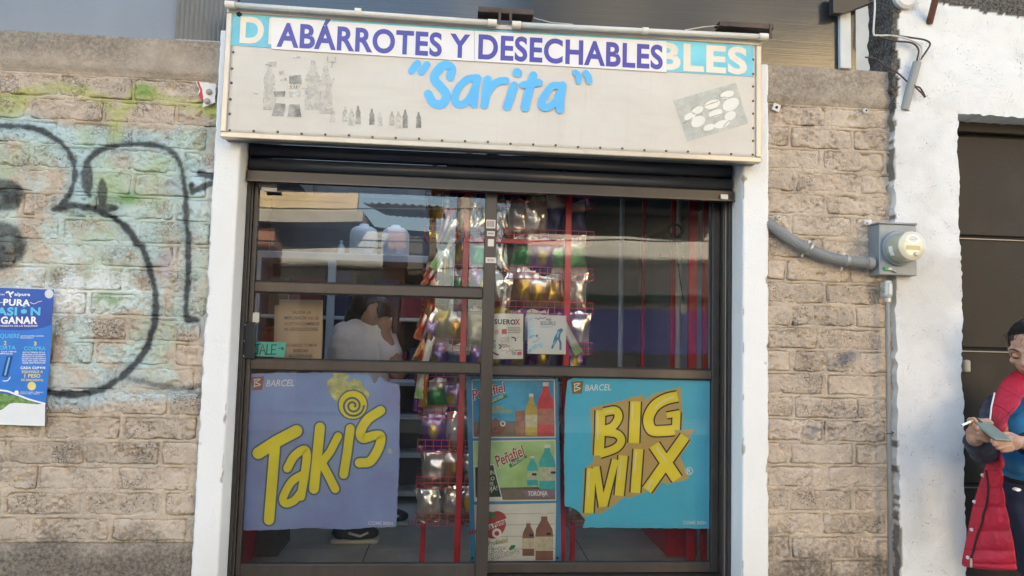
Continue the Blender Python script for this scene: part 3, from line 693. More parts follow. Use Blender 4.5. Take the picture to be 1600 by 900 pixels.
pxpoly([(741.8, 48.1), (1041.5, 64.7), (1041.5, 112.8), (741.8, 95.6)][::-1], V0-.0003, M_WV, sg, 'vinyl_strip', .0008)
text('ABÁRROTES Y', (432, 71.3), (734, 89.8), 35.8, V0-.0009, M_PUR, sg, .030, res=6)
text('DESECHABLES', (747, 90.6), (1035.5, 107), 36.6, V0-.0009, M_PUR, sg, .030, res=6)
S0 = B0
strokes = [([(643, 111), (652, 99)], 5.6), ([(658, 112.5), (667, 101)], 5.6),
 (spline([(703.5, 120), (705.5, 107), (695, 101.5), (683, 111), (679, 124), (690, 137), (697.5, 149), (691.5, 162), (678, 161), (669, 147)], 6), 6.9),
 (spline([(745.5, 121.5), (729, 124.5), (714, 141), (711, 157.5), (720, 163.5), (732, 156), (742, 138)], 6), 5.8), ([(746, 122), (742, 145), (740.5, 163)], 6.2),
 ([(762, 124), (757, 164)], 6.4), (spline([(758, 152), (768, 135), (780, 127), (790, 126)], 5), 6.0),
 ([(803.5, 133.7), (792.7, 166.4)], 6.5), ([(808, 113.2), (808.6, 113.6)], 7.2),
 ([(833, 118), (826, 145), (820.6, 168)], 6.6), ([(817.5, 132.5), (842.5, 129)], 5.8),
 (spline([(878, 133.7), (862.6, 134.7), (849.5, 152.4), (846.5, 164), (854, 168), (867.3, 160), (877, 142)], 6), 5.8), ([(879, 133), (875.5, 155), (875, 171)], 6.2),
 (spline([(899, 113), (904.5, 119), (904, 127)], 4), 4.6), (spline([(915.5, 113.5), (919.5, 120), (921, 127)], 4), 4.8)]
m_ = MB()
for i, (L_, w) in enumerate(strokes): ribbon(L_, w, S0-.00035*i, m_)
m_.build('script_lettering', M_SKY, sg)
# faded photographs printed on the canvas
M_F1 = mat('faded_grey_print', (.33, .32, .29), .55, var=.55, scale=28, col2=(.60, .58, .53), fade=(.05, .85)); M_F2 = mat('faded_dark_print', (.10, .10, .095), .55, var=.5, scale=22, col2=(.36, .35, .32), fade=(.35, 1.0)); M_F3 = mat('pale_print', (.54, .555, .515), .55, var=.12, scale=14, col2=(.58, .585, .53), fade=(.5, .8))
M_F4 = mat('very_faded_print', (.50, .485, .445), .55, var=.12, scale=30, col2=(.54, .52, .47), fade=(0, .6))
def bottle_px(cu, vb, w, h, nk=.3):
    return [(cu-w, vb), (cu+w, vb), (cu+w, vb-h*.35), (cu+w*.8, vb-h*.5), (cu+w, vb-h*.62), (cu+w*.45, vb-h*.82), (cu+w*nk, vb-h), (cu-w*nk, vb-h), (cu-w*.45, vb-h*.82), (cu-w, vb-h*.62), (cu-w*.8, vb-h*.5), (cu-w, vb-h*.35)][::-1]
def slope(u): return (u-640)*.045
for cu, vb, w, h, m_ in ((520, 191, 4.5, 22, M_F4), (539, 190, 4, 23, M_F1), (549.5, 196, 5, 26, M_F4), (559.5, 194, 4.2, 29, M_F2), (581, 195, 4.2, 25, M_F2), (593.5, 197, 4.2, 21, M_F4), (612.5, 196, 4, 22, M_F1), (622.5, 201, 5, 27, M_F4), (633, 200, 4.2, 29, M_F2), (654, 200, 4.2, 25, M_F2)):
    pxpoly(bottle_px(cu, vb, w, h), S0, m_, sg, 'faded_bottle_print')
    if m_ is M_F2: pxpoly([(cu-w*.9, vb-h*.56), (cu+w*.9, vb-h*.56), (cu+w*.9, vb-h*.43), (cu-w*.9, vb-h*.43)][::-1], S0-.0004, M_F4, sg, 'faded_bottle_print')
pg = lambda L_, m_, d=0: pxpoly(L_[::-1], S0-.0004*d, m_, sg, 'faded_photo_print')
pg(bottle_px(421, 172, 10, 76)[::-1], M_F4); pg(bottle_px(489, 172, 13, 78, .2)[::-1], M_F4, 1); pg(bottle_px(509, 178, 10, 80, .2)[::-1], M_F4, 2.5)
pg([(421, 96), (432, 96), (432, 105), (421, 105)], M_F1, 1)
pg([(452, 118), (470, 117), (472, 130), (468, 138), (452, 138)], M_F2, 1); pg([(457, 88), (469, 88), (469, 91), (457, 91)], M_F1, 1)
pg([(427, 143), (446, 142), (445, 151), (430, 151)], M_F2, 1); pg([(431, 161), (446, 162), (443, 182), (424, 181)], M_F2, 1)
pg([(451, 142), (470, 142), (469, 152), (452, 152)], M_F1, 1); pg([(452, 163), (468, 163), (471, 183), (449, 182)], M_F2, 1)
pg([(437, 124), (447, 121), (449, 126), (438, 127)], M_F1, 1); pg([(436, 112), (443, 109), (444, 116), (437, 117)], M_F1, 1)
for L_ in ([(512, 88), (512, 97), (524, 97), (524, 89)], [(520, 97), (518, 106)], [(522, 122), (517, 135), (514, 147)], [(414, 101), (424, 101)], [(472, 138), (482, 139)], [(396, 146), (404, 147)]):
    r_ = MB(); ribbon(L_, .9, S0-.0003, r_, False); r_.build('faded_photo_print', M_F1, sg)
text('zero', (450, 137), (470, 138), 9, S0-.0009, M_CREAM, sg, .01)
pg([(1052, 157), (1150, 129), (1169, 193), (1074, 221)], M_F3)
M_PL = mat('pale_plate_print', (.68, .67, .61), .55, var=.06)
for cu, cv, ru, rv in ((1078, 182, 9, 6), (1091, 190, 11, 9), (1090, 172, 9, 6), (1113, 163, 12, 7), (1118, 177, 11, 6), (1142, 163, 13, 10), (1136, 148, 11, 6), (1141, 181, 9, 7), (1128, 194, 12, 6), (1108, 199, 9, 5)):
    pg([(cu+ru*math.cos(t), cv+rv*math.sin(t)-ru*math.cos(t)*.25) for t in [k*math.pi/8 for k in range(16)]], M_PL, 1 + (cu % 3))
for L_ in ([(1079, 172), (1093, 163)], [(1102, 165), (1122, 158)], [(1106, 174), (1126, 168)], [(1111, 183), (1127, 178)], [(1125, 152), (1144, 152)], [(1068, 193), (1082, 184)], [(1130, 198), (1139, 188)], [(1090, 181), (1097, 177)], [(1125, 152), (1124, 147)]):
    r_ = MB(); ribbon(L_, .8, S0-.0026, r_, False); r_.build('faded_photo_print', M_F1, sg)
# screws along the edge
M_SCR = mat('rusty_screw', (.13, .10, .08), .5, .6, .2, 40)
scr = None
def screw_at(x, z):
    global scr
    if scr is None:
        scr = MB().lathe([(.0052, -.002), (.0052, 0), (.004, .0018), (.001, .0024)], (0, 0, 0), (0, -1, 0), 8).build('screw', M_SCR, sg, True); o = scr
    else: o = scr.copy(); COL.objects.link(o)
    o.location = (x, FY-.0012, z)
for i in range(24): screw_at(SX0+.034+i*(SX1-SX0-.07)/23, SZ0+fw_+.008+.0015*((i*7) % 3))
for i in range(1, 6): screw_at(SX0+.031, SZ0+.03+i*.062+.004*(i % 2)); 
for i in range(1, 8): screw_at(SX1-.034, SZ0+.03+i*.058+.004*(i % 2))
a = at(374, 22, FY); MB().lathe([(.012, -.001), (.011, .004), (.004, .006)], (a.x, FY-.001, a.z), (0, -1, 0), 7).build('bolt', M_DARK, sg)
MB().box(SX0+.02, SX1-.02, -.062, -.02, SZ1+.0005, SZ1+.014).build('rear_rail', mat('brown_wood_rail', (.20, .15, .11), .7), sg)
# fluorescent tubes fixed along the top edge
M_TUB = mat('frosted_tube', (.60, .58, .53), .25, var=.05); M_CAP = mat('yellowed_plastic', (.68, .64, .55), .45, var=.06)
TY = -.105
def tube_light(p0, p1, pc, label):
    A = at(*p0, TY); B = at(*p1, TY); C = at(*pc, TY); d = (B-A).normalized()
    t = thing('fluorescent_tube', (A+B)/2, label, 'lamp', 'tube lamps along the sign')
    MB().tube([A+d*.03, B-d*.03], .0115, 14).build('tube', M_TUB, t, True)
    for e, s in ((A, 1), (B, -1)): MB().tube([e, e+d*s*.036], .0150, 14).build('end_cap', M_CAP, t, False)
    MB().tube([C-d*.012, C+d*.012], .0145, 14).build('clip', M_CAP, t)
    for q in (A+d*.02, C, B-d*.02): MB().box(q.x-.004, q.x+.004, TY+.008, SY-.0045, q.z-.004, q.z+.004).build('support', M_FRM, t)
tube_light((352.5, 7), (776, 36.5), (559.5, 18.5), 'pale fluorescent tube along the left half of the sign top')
tube_light((800, 38.5), (1199, 58), (1008, 48.5), 'pale fluorescent tube along the right half of the sign top')
M_RST = mat('rusty_dark_steel', (.085, .065, .055), .7, .3, .35, 20, dirt=.6, dirtcol=(.2, .13, .09))
def hanger(u0, v0, u1, v1, legs, label):
    A = at(u0, v0, -.075); B = at(u1, v1, -.075); z = (A.z+B.z)/2
    t = thing('sign_bracket', ((A.x+B.x)/2, -.05, z), label, 'bracket', 'brackets above the sign')
    MB().box(A.x, B.x, -.095, -.085, z-.011, z+.011, .0015).build('web', M_RST, t)
    MB().box(A.x, B.x, -.0845, -.03, z+.007, z+.011).build('flange', M_RST, t); MB().box(A.x, B.x, -.0845, -.03, z-.011, z-.007).build('flange', M_RST, t)
    for u in legs: x = at(u, v0, -.09).x; MB().box(x-.005, x+.005, -.098, -.0955, z-.055, z+.008).build('leg', M_RST, t)
hanger(747, 14, 833, 26, (781, 798), 'dark rusty bracket over the middle of the sign')
hanger(1122, 38, 1206, 46, (1203,), 'dark rusty bracket over the right end of the sign')
for L_, lab in (([(833, 28), (860, 35), (895, 38)], 'short loose wire over the middle of the sign'), ([(1070, 47), (1100, 42), (1124, 40)], 'thin loose wire left of the right bracket')):
    tag(MB().tube([at(u, v, -.07) for u, v in L_], .0022, 6).build('loose_wire', M_FRM), lab, 'wire')
# ================================================================== ACROSS THE STREET (seen only as reflections in the glass)
M_GOLD = mat('ochre_block_wall', (.50, .40, .26), .9, var=.12, scale=3, bump=.004, bscale=40)
M_GREYW = mat('grey_render', (.38, .375, .36), .9, var=.2, scale=2, dirt=.5, dirtcol=(.16, .15, .14))
M_BRICK = mat('red_brick', (.26, .13, .09), .9, var=.2, scale=12, bump=.004, bscale=60)
M_BLUEP = mat('dark_blue_paint', (.07, .09, .38), .5, var=.12, scale=3)
M_SHADE = mat('dark_brown_and_shade', (.05, .04, .035), .6)  # dark brown, with shade of the eave and shed front put into it
M_TIN = mat('corrugated_tin', (.42, .33, .22), .6, .2, .2, 6)
M_SLABC = mat('raw_concrete', (.33, .31, .28), .9, var=.2, scale=3, dirt=.4)
YB = -9.2
hb = thing('house', (-4, YB, 0), 'unfinished block house across the street with an ochre upper wall', 'house')
MB().box(-9, -.9, YB-5, YB-.6, 0, 3.3).build('wall', M_GREYW, hb)
for x in (-8.5, -5.6, -3.35, -1.05): MB().box(x-.15, x+.15, YB-.6, YB, 0, 3.3).build('brick_column', M_BRICK, hb)
MB().box(-9.2, -1.6, YB-5, YB+.25, 3.3, 3.52).build('slab', M_SLABC, hb)
MB().box(-9, -1.75, YB-.2, YB, 3.52, 5.6).build('upper_wall', M_GOLD, hb)
bm_ = MB()
for i in range(10):
    for j in range(12):
        x = -8.98+j*.62+(i % 2)*.3; x1 = min(x+.6, -1.76)
        if x1 > x+.1: bm_.box(x, x1, YB+.001, YB+.012, 3.53+i*.205, 3.72+i*.205)
o = bm_.build('upper_blocks', M_GOLD, hb); o['kind'] = 'stuff'
for x in (-7.4, -4.5, -2.2): MB().box(x-.6, x+.6, YB-.595, YB-.55, .1, 2.3).build('door', M_SHADE, hb)
sh = thing('shed', (-.9, YB, 0), 'low shed with a corrugated tin roof across the street', 'shed')
MB().box(-1.55, -.45, YB-4, YB-.8, 0, 3.4).build('wall', M_SHADE, sh)
MB().box(-.5, -.38, YB-.3, YB-.18, 0, 3.6).build('post', M_SHADE, sh)
V = []; F = []
for i in range(41):
    x = -1.62+i*.034; z = 3.68+.018*math.sin(i*math.pi/2)
    V += [(x, YB+.2, z), (x, YB-4, z+.5)]
F = [(2*i, 2*i+2, 2*i+3, 2*i+1) for i in range(40)]
o = MB().add(V, F).build('tin_roof', M_TIN, sh); o.modifiers.new('t', 'SOLIDIFY').thickness = .004
hg = thing('house', (3, YB, 0), 'grey rendered house with a blue painted band across the street', 'house')
MB().box(1.3, 4.75, YB-5, YB, 0, 3.7).build('wall', M_GREYW, hg)
MB().box(1.3, 4.75, YB+.002, YB+.02, 1.2, 1.98).build('blue_band', M_BLUEP, hg); MB().box(1.3, 4.75, YB+.002, YB+.03, 0, 1.2).build('dado', M_SHADE, hg)
MB().box(1.3, 4.75, YB+.002, YB+.16, 2.12, 2.24).build('ledge', mat('dark_green_trim', (.03, .07, .05), .6), hg)
MB().box(1.2, 4.85, YB-5, YB+1.0, 3.7, 4.3).build('added_eave', M_SHADE, hg)  # added dark overhang; hides sky from the pane, shade put into its colour
ht = thing('house', (7, YB, 0), 'tall ochre house lit by the sun across the street', 'house')
MB().box(4.9, 10.5, YB-6, YB-.2, 0, 6.78).build('wall', M_GOLD, ht)
MB().box(6.25, 7.5, YB-4, YB-.21, 6.781, 7.15).build('parapet', M_GOLD, ht); MB().box(5.3, 5.6, YB-4, YB-.21, 6.781, 6.92).build('parapet', M_GOLD, ht)
for x in (6, 8.6):
    w_ = MB().box(x-.5, x+.5, YB-.198, YB-.15, 3.9, 5.2).build('window', M_SHADE, ht)
ab = thing('sky_blocker', (9, -16, 0), 'added tall dark block behind the ochre house that hides reflected sky', 'sky blocker'); MB().box(2.2, 18, -24, -15, 0, 17).build('wall', mat('dark_blocker_slate', (.045, .05, .06), .8), ab)  # added block, darkens the sky reflected in the bronze sheet
for i in range(4):
    for j in range(4): MB().box(3.2+j*3.6, 5.0+j*3.6, -14.99, -14.95, 2+i*3.6, 3.6+i*3.6).build('window', M_SHADE, ab)
mat('street_wire', (.02, .02, .02), .6)
up = tag(MB().tube([(.12, -8.6, 0), (.12, -8.6, 8)], [.14, .1], 10).build('utility_pole', M_SLABC), 'pale concrete utility pole across the street', 'pole')
for i, (z, s) in enumerate(((5.1, .25), (4.75, .3), (4.3, .45), (3.9, .35), (3.2, .2), (2.9, .35))):
    pts = [(x, -8.55+.02*i, z-s*(1-(x/9)**2)+(.12*i)*math.sin(x*.2)+x*(.05-.025*i)) for x in np.linspace(-9, 9, 19)]
    tag(MB().tube(pts, .013, 5).build('street_wire', MATS['street_wire']), 'black overhead wire across the street, %s from the top' % ['first', 'second', 'third', 'fourth', 'fifth', 'sixth'][i], 'wire', 'overhead wires')
tr = thing('bare_tree', (.75, -9.6, 0), 'leafless tree between the houses across the street', 'tree')
rt = random.Random(5); tb = MB(); br = MB()
tb.tube([(.75, -9.6, 0), (.72, -9.6, 1.2), (.78, -9.6, 2.2)], [.09, .07, .05], 8); tb.build('trunk', M_SHADE, tr)
def grow(p, d, l, r, lev):
    q = p+d*l; br.tube([p, (p+q)/2+Vector((rt.uniform(-1, 1), rt.uniform(-1, 1), rt.uniform(-1, 1)))*l*.06, q], [r, r*.85, r*.65], 5, False)
    if lev == 0: return
    for k in range(3 if lev > 2 else 2):
        e = (d+Vector((rt.uniform(-1, 1), rt.uniform(-.7, .7), rt.uniform(-.4, .9)))*.75).normalized(); grow(q, e, l*rt.uniform(.6, .85), r*.62, lev-1)
for k in range(4): grow(Vector((.78, -9.6, 1.7+.15*k)), Vector((rt.uniform(-.6, .6), rt.uniform(-.4, .4), 1)).normalized(), .7, .035, 4)
br.build('crown', M_SHADE, tr)
rb_ = thing('house', (0, 4, 0), 'unseen house mass behind the shop roof, sized to shade the houses opposite', 'house'); MB().box(-9, 9, 2.6, 8, 2.62, 7.6).build('wall', M_GREYW, rb_)  # unseen mass, height set to keep low sun off the lower walls opposite

# ================================================================== INSIDE THE SHOP
FZ = .35
M_TILE = mat('grey_floor_tile', (.55, .56, .53), .35, var=.18, scale=5, dirt=.4, dirtcol=(.16, .16, .15)); M_GROUT = mat('dark_grout', (.09, .09, .085), .9)
M_INW = mat('inner_wall_paint', (.62, .61, .58), .85, var=.1, scale=2, dirt=.3, dirtcol=(.3, .28, .25)); M_INWD = mat('inner_wall_dark', (.12, .115, .11), .85)
fl = tag(MB().box(-1.5, 1.9, .26, 4.2, FZ-.1, FZ-.004).build('shop_floor', M_GROUT), kind='structure')
TS = .55; y = .262; tile0 = None
j = 0
while y < 4.1:
    x = -1.5; i = 0
    while x < 1.9:
        x1 = min(x+TS, 1.9); y1 = min(y+TS, 4.2)
        MB().box(x+.003, x1-.003, y+.003, y1-.003, FZ-.008, FZ, .001).build('tile', M_TILE, fl); x += TS
    y += TS
tag(MB().box(-1.5, 1.9, 4.2, 4.35, 0, 2.46).build('back_wall', M_INW), kind='structure')
tag(MB().box(-1.62, -1.5, .26, 4.2, 0, 2.46).build('side_wall', M_INW), kind='structure')
tag(MB().box(1.9, 2.02, .26, 4.2, 0, 2.46).build('side_wall', M_INW), kind='structure')
tag(MB().box(-4.2, XPL1-.03, .26, .34, 0, 2.46).build('front_wall_backing', M_INWD), kind='structure')
tag(MB().box(XPR0+.03, 4.2, .26, .34, 0, 2.46).build('front_wall_backing', M_INWD), kind='structure')
tag(MB().box(-.95, 1.3, .255, .30, 2.34, 2.46).build('inner_header', M_INWD), kind='structure')

# red snack rack --------------------------------------------------------------
M_RED = mat('red_enamel', (.62, .02, .035), .35, var=.1, scale=20, coat=.3); M_WIRE = mat('red_wire', (.55, .07, .12), .4, var=.1)
RKY = .37; s_ = (RKY+DIST)/FPX
XL = at(652, 700, RKY).x; XR = at(926, 480, RKY).x
rk = thing('snack_rack', ((XL+XR)/2, RKY+.1, FZ), 'red wire snack rack full of foil bags behind the glass doors', 'rack')
for u, v in ((722, 600), (886, 450)):
    x = at(u, v, RKY-.02).x; MB().box(x-.014, x+.014, RKY-.03, RKY-.018, FZ, 2.3, .002).build('post', M_RED, rk)
for x in (XL+.03, XR-.03): MB().box(x-.012, x+.012, RKY+.24, RKY+.256, FZ, 2.3, .002).build('post', M_RED, rk)
z = at(830, 378, RKY-.03).z; MB().box(at(722, 378, RKY-.03).x+.0145, at(886, 378, RKY-.03).x-.0145, RKY-.032, RKY-.020, z-.011, z+.011, .002).build('cross_bar', M_RED, rk)
BZ = [at(790, v, RKY).z for v in (822, 765, 708, 655, 600, 551, 488, 434, 375, 322)]
def basket(z, x0, x1):
    b = MB(); h = .055; d = .20; w = .0021; y0 = RKY; y1 = RKY+d
    for zz in (z, z+h*.5, z+h): b.tube([(x0, y0, zz), (x1, y0, zz), (x1, y1, zz), (x0, y1, zz)], w, 4, closed=True)
    n = int((x1-x0)/.035)
    for i in range(n+1):
        x = x0+(x1-x0)*i/n; b.tube([(x, y0-.002, z+h), (x, y0-.002, z), (x, y1, z)], w*.8, 4, False)
    for k in range(1, 4): b.tube([(x0, y0+d*k/4, z), (x1, y0+d*k/4, z)], w*.8, 4)
    return b.build('basket', M_WIRE, rk)
for z in BZ: basket(z, XL, XR)

# foil bags ---------------------------------------------------------------------
def bag_mat(name, top, midc, low, spot=None, metal=.5, rough=.26):
    m = bpy.data.materials.new(name); m.use_nodes = True; N = m.node_tree.nodes; L = m.node_tree.links
    b = N['Principled BSDF']; b.inputs['Metallic'].default_value = metal; b.inputs['Roughness'].default_value = rough
    tc = N.new('ShaderNodeTexCoord'); n = N.new('ShaderNodeTexNoise'); n.inputs['Scale'].default_value = 14; L.new(tc.outputs['Object'], n.inputs['Vector'])
    sp = N.new('ShaderNodeSeparateXYZ'); L.new(tc.outputs['Generated'], sp.inputs[0])
    ad = N.new('ShaderNodeMath'); ad.operation = 'MULTIPLY_ADD'; L.new(n.outputs['Fac'], ad.inputs[0]); ad.inputs[1].default_value = .22; L.new(sp.outputs['Z'], ad.inputs[2])
    cr = N.new('ShaderNodeValToRGB'); cr.color_ramp.interpolation = 'LINEAR'; E_ = cr.color_ramp.elements
    E_[0].position = .30; E_[0].color = (*low, 1); E_[1].position = .93; E_[1].color = (*top, 1)
    e = E_.new(.42); e.color = (*midc, 1); e = E_.new(.80); e.color = (*midc, 1)
    L.new(ad.outputs[0], cr.inputs[0]); out = cr.outputs[0]
    if spot:
        gr = N.new('ShaderNodeVectorMath'); gr.operation = 'DISTANCE'; cb = N.new('ShaderNodeCombineXYZ'); L.new(sp.outputs['X'], cb.inputs[0]); L.new(sp.outputs['Z'], cb.inputs[1]); gr.inputs[1].default_value = (.5, .55, 0); L.new(cb.outputs[0], gr.inputs[0])
        r = N.new('ShaderNodeMapRange'); r.inputs[1].default_value = .10; r.inputs[2].default_value = .26; r.inputs[3].default_value = 1; r.inputs[4].default_value = 0; L.new(gr.outputs['Value'], r.inputs[0])
        x = N.new('ShaderNodeMix'); x.data_type = 'RGBA'; L.new(r.outputs[0], x.inputs[0]); L.new(out, x.inputs[6]); x.inputs[7].default_value = (*spot, 1); out = x.outputs[2]
    L.new(out, b.inputs['Base Color'])
    n2 = N.new('ShaderNodeTexNoise'); n2.inputs['Scale'].default_value = 30; n2.inputs['Detail'].default_value = 3; L.new(tc.outputs['Object'], n2.inputs['Vector'])
    bp = N.new('ShaderNodeBump'); bp.inputs['Distance'].default_value = .004; L.new(n2.outputs['Fac'], bp.inputs['Height']); L.new(bp.outputs[0], b.inputs['Normal'])
    return m
SIL = (.86, .85, .84)
BAG = {'silver': bag_mat('foil_silver', SIL, (.84, .82, .80), (.50, .36, .28), None, .72, .2), 'brown': bag_mat('foil_brown', SIL, (.36, .20, .11), (.26, .15, .09), (.6, .38, .05)),
 'purple': bag_mat('foil_purple', (.4, .3, .6), (.13, .05, .28), (.11, .04, .24), (.45, .36, .08), .4, .24), 'green': bag_mat('foil_green', SIL, (.06, .26, .10), SIL, None, .4, .3),
 'white': bag_mat('foil_white', (.75, .75, .72), (.70, .72, .66), (.3, .5, .2), None, .15, .35), 'red': bag_mat('foil_red', (.6, .1, .05), (.40, .03, .03), (.35, .1, .05), (.75, .70, .65), .35, .3),
 'orange': bag_mat('foil_orange', (.75, .45, .35), (.55, .16, .05), (.34, .2, .1), None, .35, .3), 'blue': bag_mat('foil_blue', SIL, (.03, .04, .14), (.03, .04, .12), None, .4, .3),
 'yellow': bag_mat('foil_yellow', (.70, .55, .08), (.28, .22, .16), SIL, None, .5, .3)}
def bag_mesh(w, h, t, seed, nx=12, nz=16):
    s, q = np.meshgrid(np.linspace(-1, 1, nx), np.linspace(0, 1, nz)); s = s.ravel(); q = q.ravel()
    fill = (1-np.abs(s)**2.6)*np.clip(np.sin(np.pi*np.clip((q-.06)/.88, 0, 1)), 0, 1)**.55
    V = []
    wid = w/2*(1-.10*fill.max()*np.sin(np.pi*q)+.03*(vnoise(q*6+seed, q*0, seed)-.5))
    for sg_ in (-1, 1):
        cr = (fbm(s*2.2+seed*3.1, q*5+sg_*7, seed, 3)-.5)*.030*(.35+fill) + .004*np.sin(s*13+seed)*((q > .92)|(q < .06))
        V.append(np.stack([s*wid, sg_*(fill*t/2)+cr, q*h+.006*np.sin(s*5+seed)*(q > .9)], 1))
    P = np.vstack(V); idx = np.arange(nx*nz).reshape(nz, nx); b = nx*nz
    F = [tuple(int(k) for k in f) for f in np.stack([idx[:-1, :-1], idx[:-1, 1:], idx[1:, 1:], idx[1:, :-1]], -1).reshape(-1, 4)]
    F += [tuple(int(k)+b for k in f[::-1]) for f in np.stack([idx[:-1, :-1], idx[:-1, 1:], idx[1:, 1:], idx[1:, :-1]], -1).reshape(-1, 4)]
    me = bpy.data.meshes.new('snack_bag'); me.from_pydata(P.tolist(), [], F); me.polygons.foreach_set('use_smooth', [True]*len(me.polygons)); return me
BAGM = [bag_mesh(.135, .195, .055, k) for k in range(6)]
_bm = {}
def bag(kind, x, y, z, k, rx=0, ry=0, rz=0, sc=(1, 1, 1), label=None, group=None, name='snack_bag'):
    key = (kind, k % 6)
    if key not in _bm: me = BAGM[k % 6].copy(); me.materials.append(BAG[kind]); _bm[key] = me
    o = bpy.data.objects.new(name, _bm[key]); COL.objects.link(o); o.location = (x, y, z); o.rotation_euler = (rx, ry, rz); o.scale = sc
    return tag(o, label, 'snack bag', group)
rb = random.Random(11); ORDB = ['first', 'second', 'third', 'fourth', 'fifth', 'sixth']
names = ['lowest', 'second lowest', 'third lowest', 'fourth lowest', 'fifth lowest', 'sixth lowest', 'fourth highest', 'third highest', 'second highest', 'highest']
ROWS = [['silver', 'silver', 'brown', 'silver', 'silver', 'brown'], ['brown', 'purple', 'silver', 'silver', 'brown', 'silver'], ['silver', 'blue', 'brown', 'purple', 'silver', 'green'], ['white', 'green', 'white', 'silver', 'purple', 'silver'], ['purple', 'blue', 'purple', 'purple', 'blue', 'purple'],
 ['yellow', 'brown', 'yellow', 'purple', 'silver', 'white'], ['brown', 'brown', 'purple', 'green', 'silver', 'purple'], ['brown', 'yellow', 'purple', 'green', 'silver', 'green'], ['blue', 'brown', 'silver', 'silver', 'silver', 'silver'], ['purple', 'blue', 'purple', 'orange', 'blue', 'green']]
ORDB = ORDB+['seventh', 'eighth']
for r_, row in enumerate(ROWS):
    row = row+[row[(r_*2+1) % 6], row[(r_+4) % 6]]; rb.shuffle(row)
    z = BZ[r_]+.004; n = len(row); hs = (.82 if r_ in (0, 1, 2, 3) else .98)
    if r_ == 8: hs = 1.05
    for i, kd in enumerate(row):
        x = XL+.075+(XR-XL-.15)*i/(n-1)+rb.uniform(-.012, .012)
        g_ = 'bags in the %s basket of the rack' % names[r_]
        w_ = {'silver': 'silver', 'brown': 'brown and silver', 'purple': 'purple', 'green': 'green and silver', 'white': 'white and green', 'blue': 'dark blue', 'yellow': 'yellow topped', 'orange': 'orange', 'red': 'red'}[kd]
        bag(kd, x, RKY+.04+rb.uniform(0, .015), z, rb.randint(0, 5), rx=rb.uniform(.02, .25), ry=rb.uniform(-.17, .17), rz=rb.uniform(-.4, .4), sc=(rb.uniform(.80, 1.0), 1.0, hs*rb.uniform(.9, 1.1)), label='%s foil bag, front row, %s from left in the %s basket' % (w_, ORDB[i], names[r_]), group=g_)
        bag(kd, x+rb.uniform(-.02, .02), RKY+.13, z, rb.randint(0, 5), rx=rb.uniform(-.05, .1), ry=rb.uniform(-.1, .1), rz=rb.uniform(-.2, .2), sc=(1, 1, hs*1.03), label='%s foil bag, rear row, %s from left in the %s basket' % (w_, ORDB[i], names[r_]), group=g_)
# long bag sticking out at the right end
p = at(905, 505, RKY-.02); bag('white', p.x, RKY-.03, p.z-.14, 2, ry=-.55, rz=.2, sc=(.32, .4, .95), label='narrow pale green packet sticking out of the right end of the rack')
# strip of hanging packets left of the rack
ORDS = ['first', 'second', 'third', 'fourth', 'fifth', 'sixth', 'seventh', 'eighth', 'ninth', 'tenth', 'eleventh', 'twelfth', 'thirteenth', 'fourteenth', 'fifteenth', 'sixteenth', 'seventeenth', 'eighteenth', 'nineteenth', 'twentieth', 'twenty-first', 'twenty-second', 'twenty-third', 'twenty-fourth']
strip = [(690, 352, -14, 'red'), (686, 366, -30, 'brown'), (683, 380, -34, 'red'), (677, 390, -30, 'white'), (674, 402, -30, 'red'), (667, 412, -28, 'brown'), (662, 425, -30, 'red'), (692, 395, 4, 'yellow'), (698, 418, 3, 'brown'), (665, 466, -14, 'orange'), (658, 482, -20, 'white'), (668, 488, -12, 'red'), (653, 500, -18, 'red'), (664, 508, -14, 'silver'), (656, 522, -22, 'orange'), (650, 536, -24, 'brown'), (666, 532, -8, 'purple'), (645, 552, -26, 'brown'), (660, 552, -12, 'white'), (654, 566, -10, 'red'), (664, 575, -6, 'purple'), (655, 592, -6, 'white'), (661, 606, -4, 'orange'), (653, 612, -3, 'purple')]
M_CORD = mat('white_plastic_strip', (.6, .6, .6), .4)
tag(MB().tube([at(u, v, .30) for u, v in ((692, 300), (690, 380), (680, 430), (670, 480), (664, 540), (660, 620))], .003, 5).build('hanging_strip', M_CORD), 'white plastic strip that holds the hanging packets', 'display strip')
cols_ = {'red': 'red', 'brown': 'brown', 'orange': 'orange', 'silver': 'silver', 'white': 'white', 'purple': 'purple', 'yellow': 'yellow'}
for i, (u, v, an, kd) in enumerate(strip):
    p = at(u, v, .262+.012*(i % 3)); h = .17 if i not in (5, 6) else .14
    bag(kd, p.x, p.y, p.z-h*.5, i, ry=R(-an), rz=rb.uniform(-.4, .4), rx=rb.uniform(-.1, .15), sc=(.30, .45, h/.195), label='narrow %s packet, %s from the top of the hanging strip' % (cols_[kd], ORDS[i]), group='packets on the hanging strip', name='snack_packet')

# back shelving at the left ---------------------------------------------------------
M_SHG = mat('grey_enamel_shelf', (.62, .62, .62), .45, var=.08); M_MAR = mat('maroon_boxes', (.26, .035, .05), .6, var=.3, scale=9)
SY_ = 2.0
sf = thing('wall_shelf', (-.9, SY_+.2, FZ), 'grey metal shelf unit at the back left of the shop', 'shelf')
zt = at(560, 402, SY_).z; zl_ = at(560, 441, SY_).z
x0 = at(395, 400, SY_).x; x1 = at(770, 400, SY_).x; xp = at(516, 480, SY_).x
MB().box(x0, x1, SY_, SY_+.4, zt-.025, zt+.025, .004).build('top_board', M_SHG, sf)
for x in (x0+.03, xp, x1-.03): MB().box(x-.025, x+.025, SY_-.004, SY_+.03, FZ, zt-.026, .003).build('post', M_SHG, sf)
for z in (zt-.42, zt-.85, zt-1.25): MB().box(x0+.06, x1-.06, SY_+.031, SY_+.4, z-.012, z+.012, .003).build('board', M_SHG, sf)
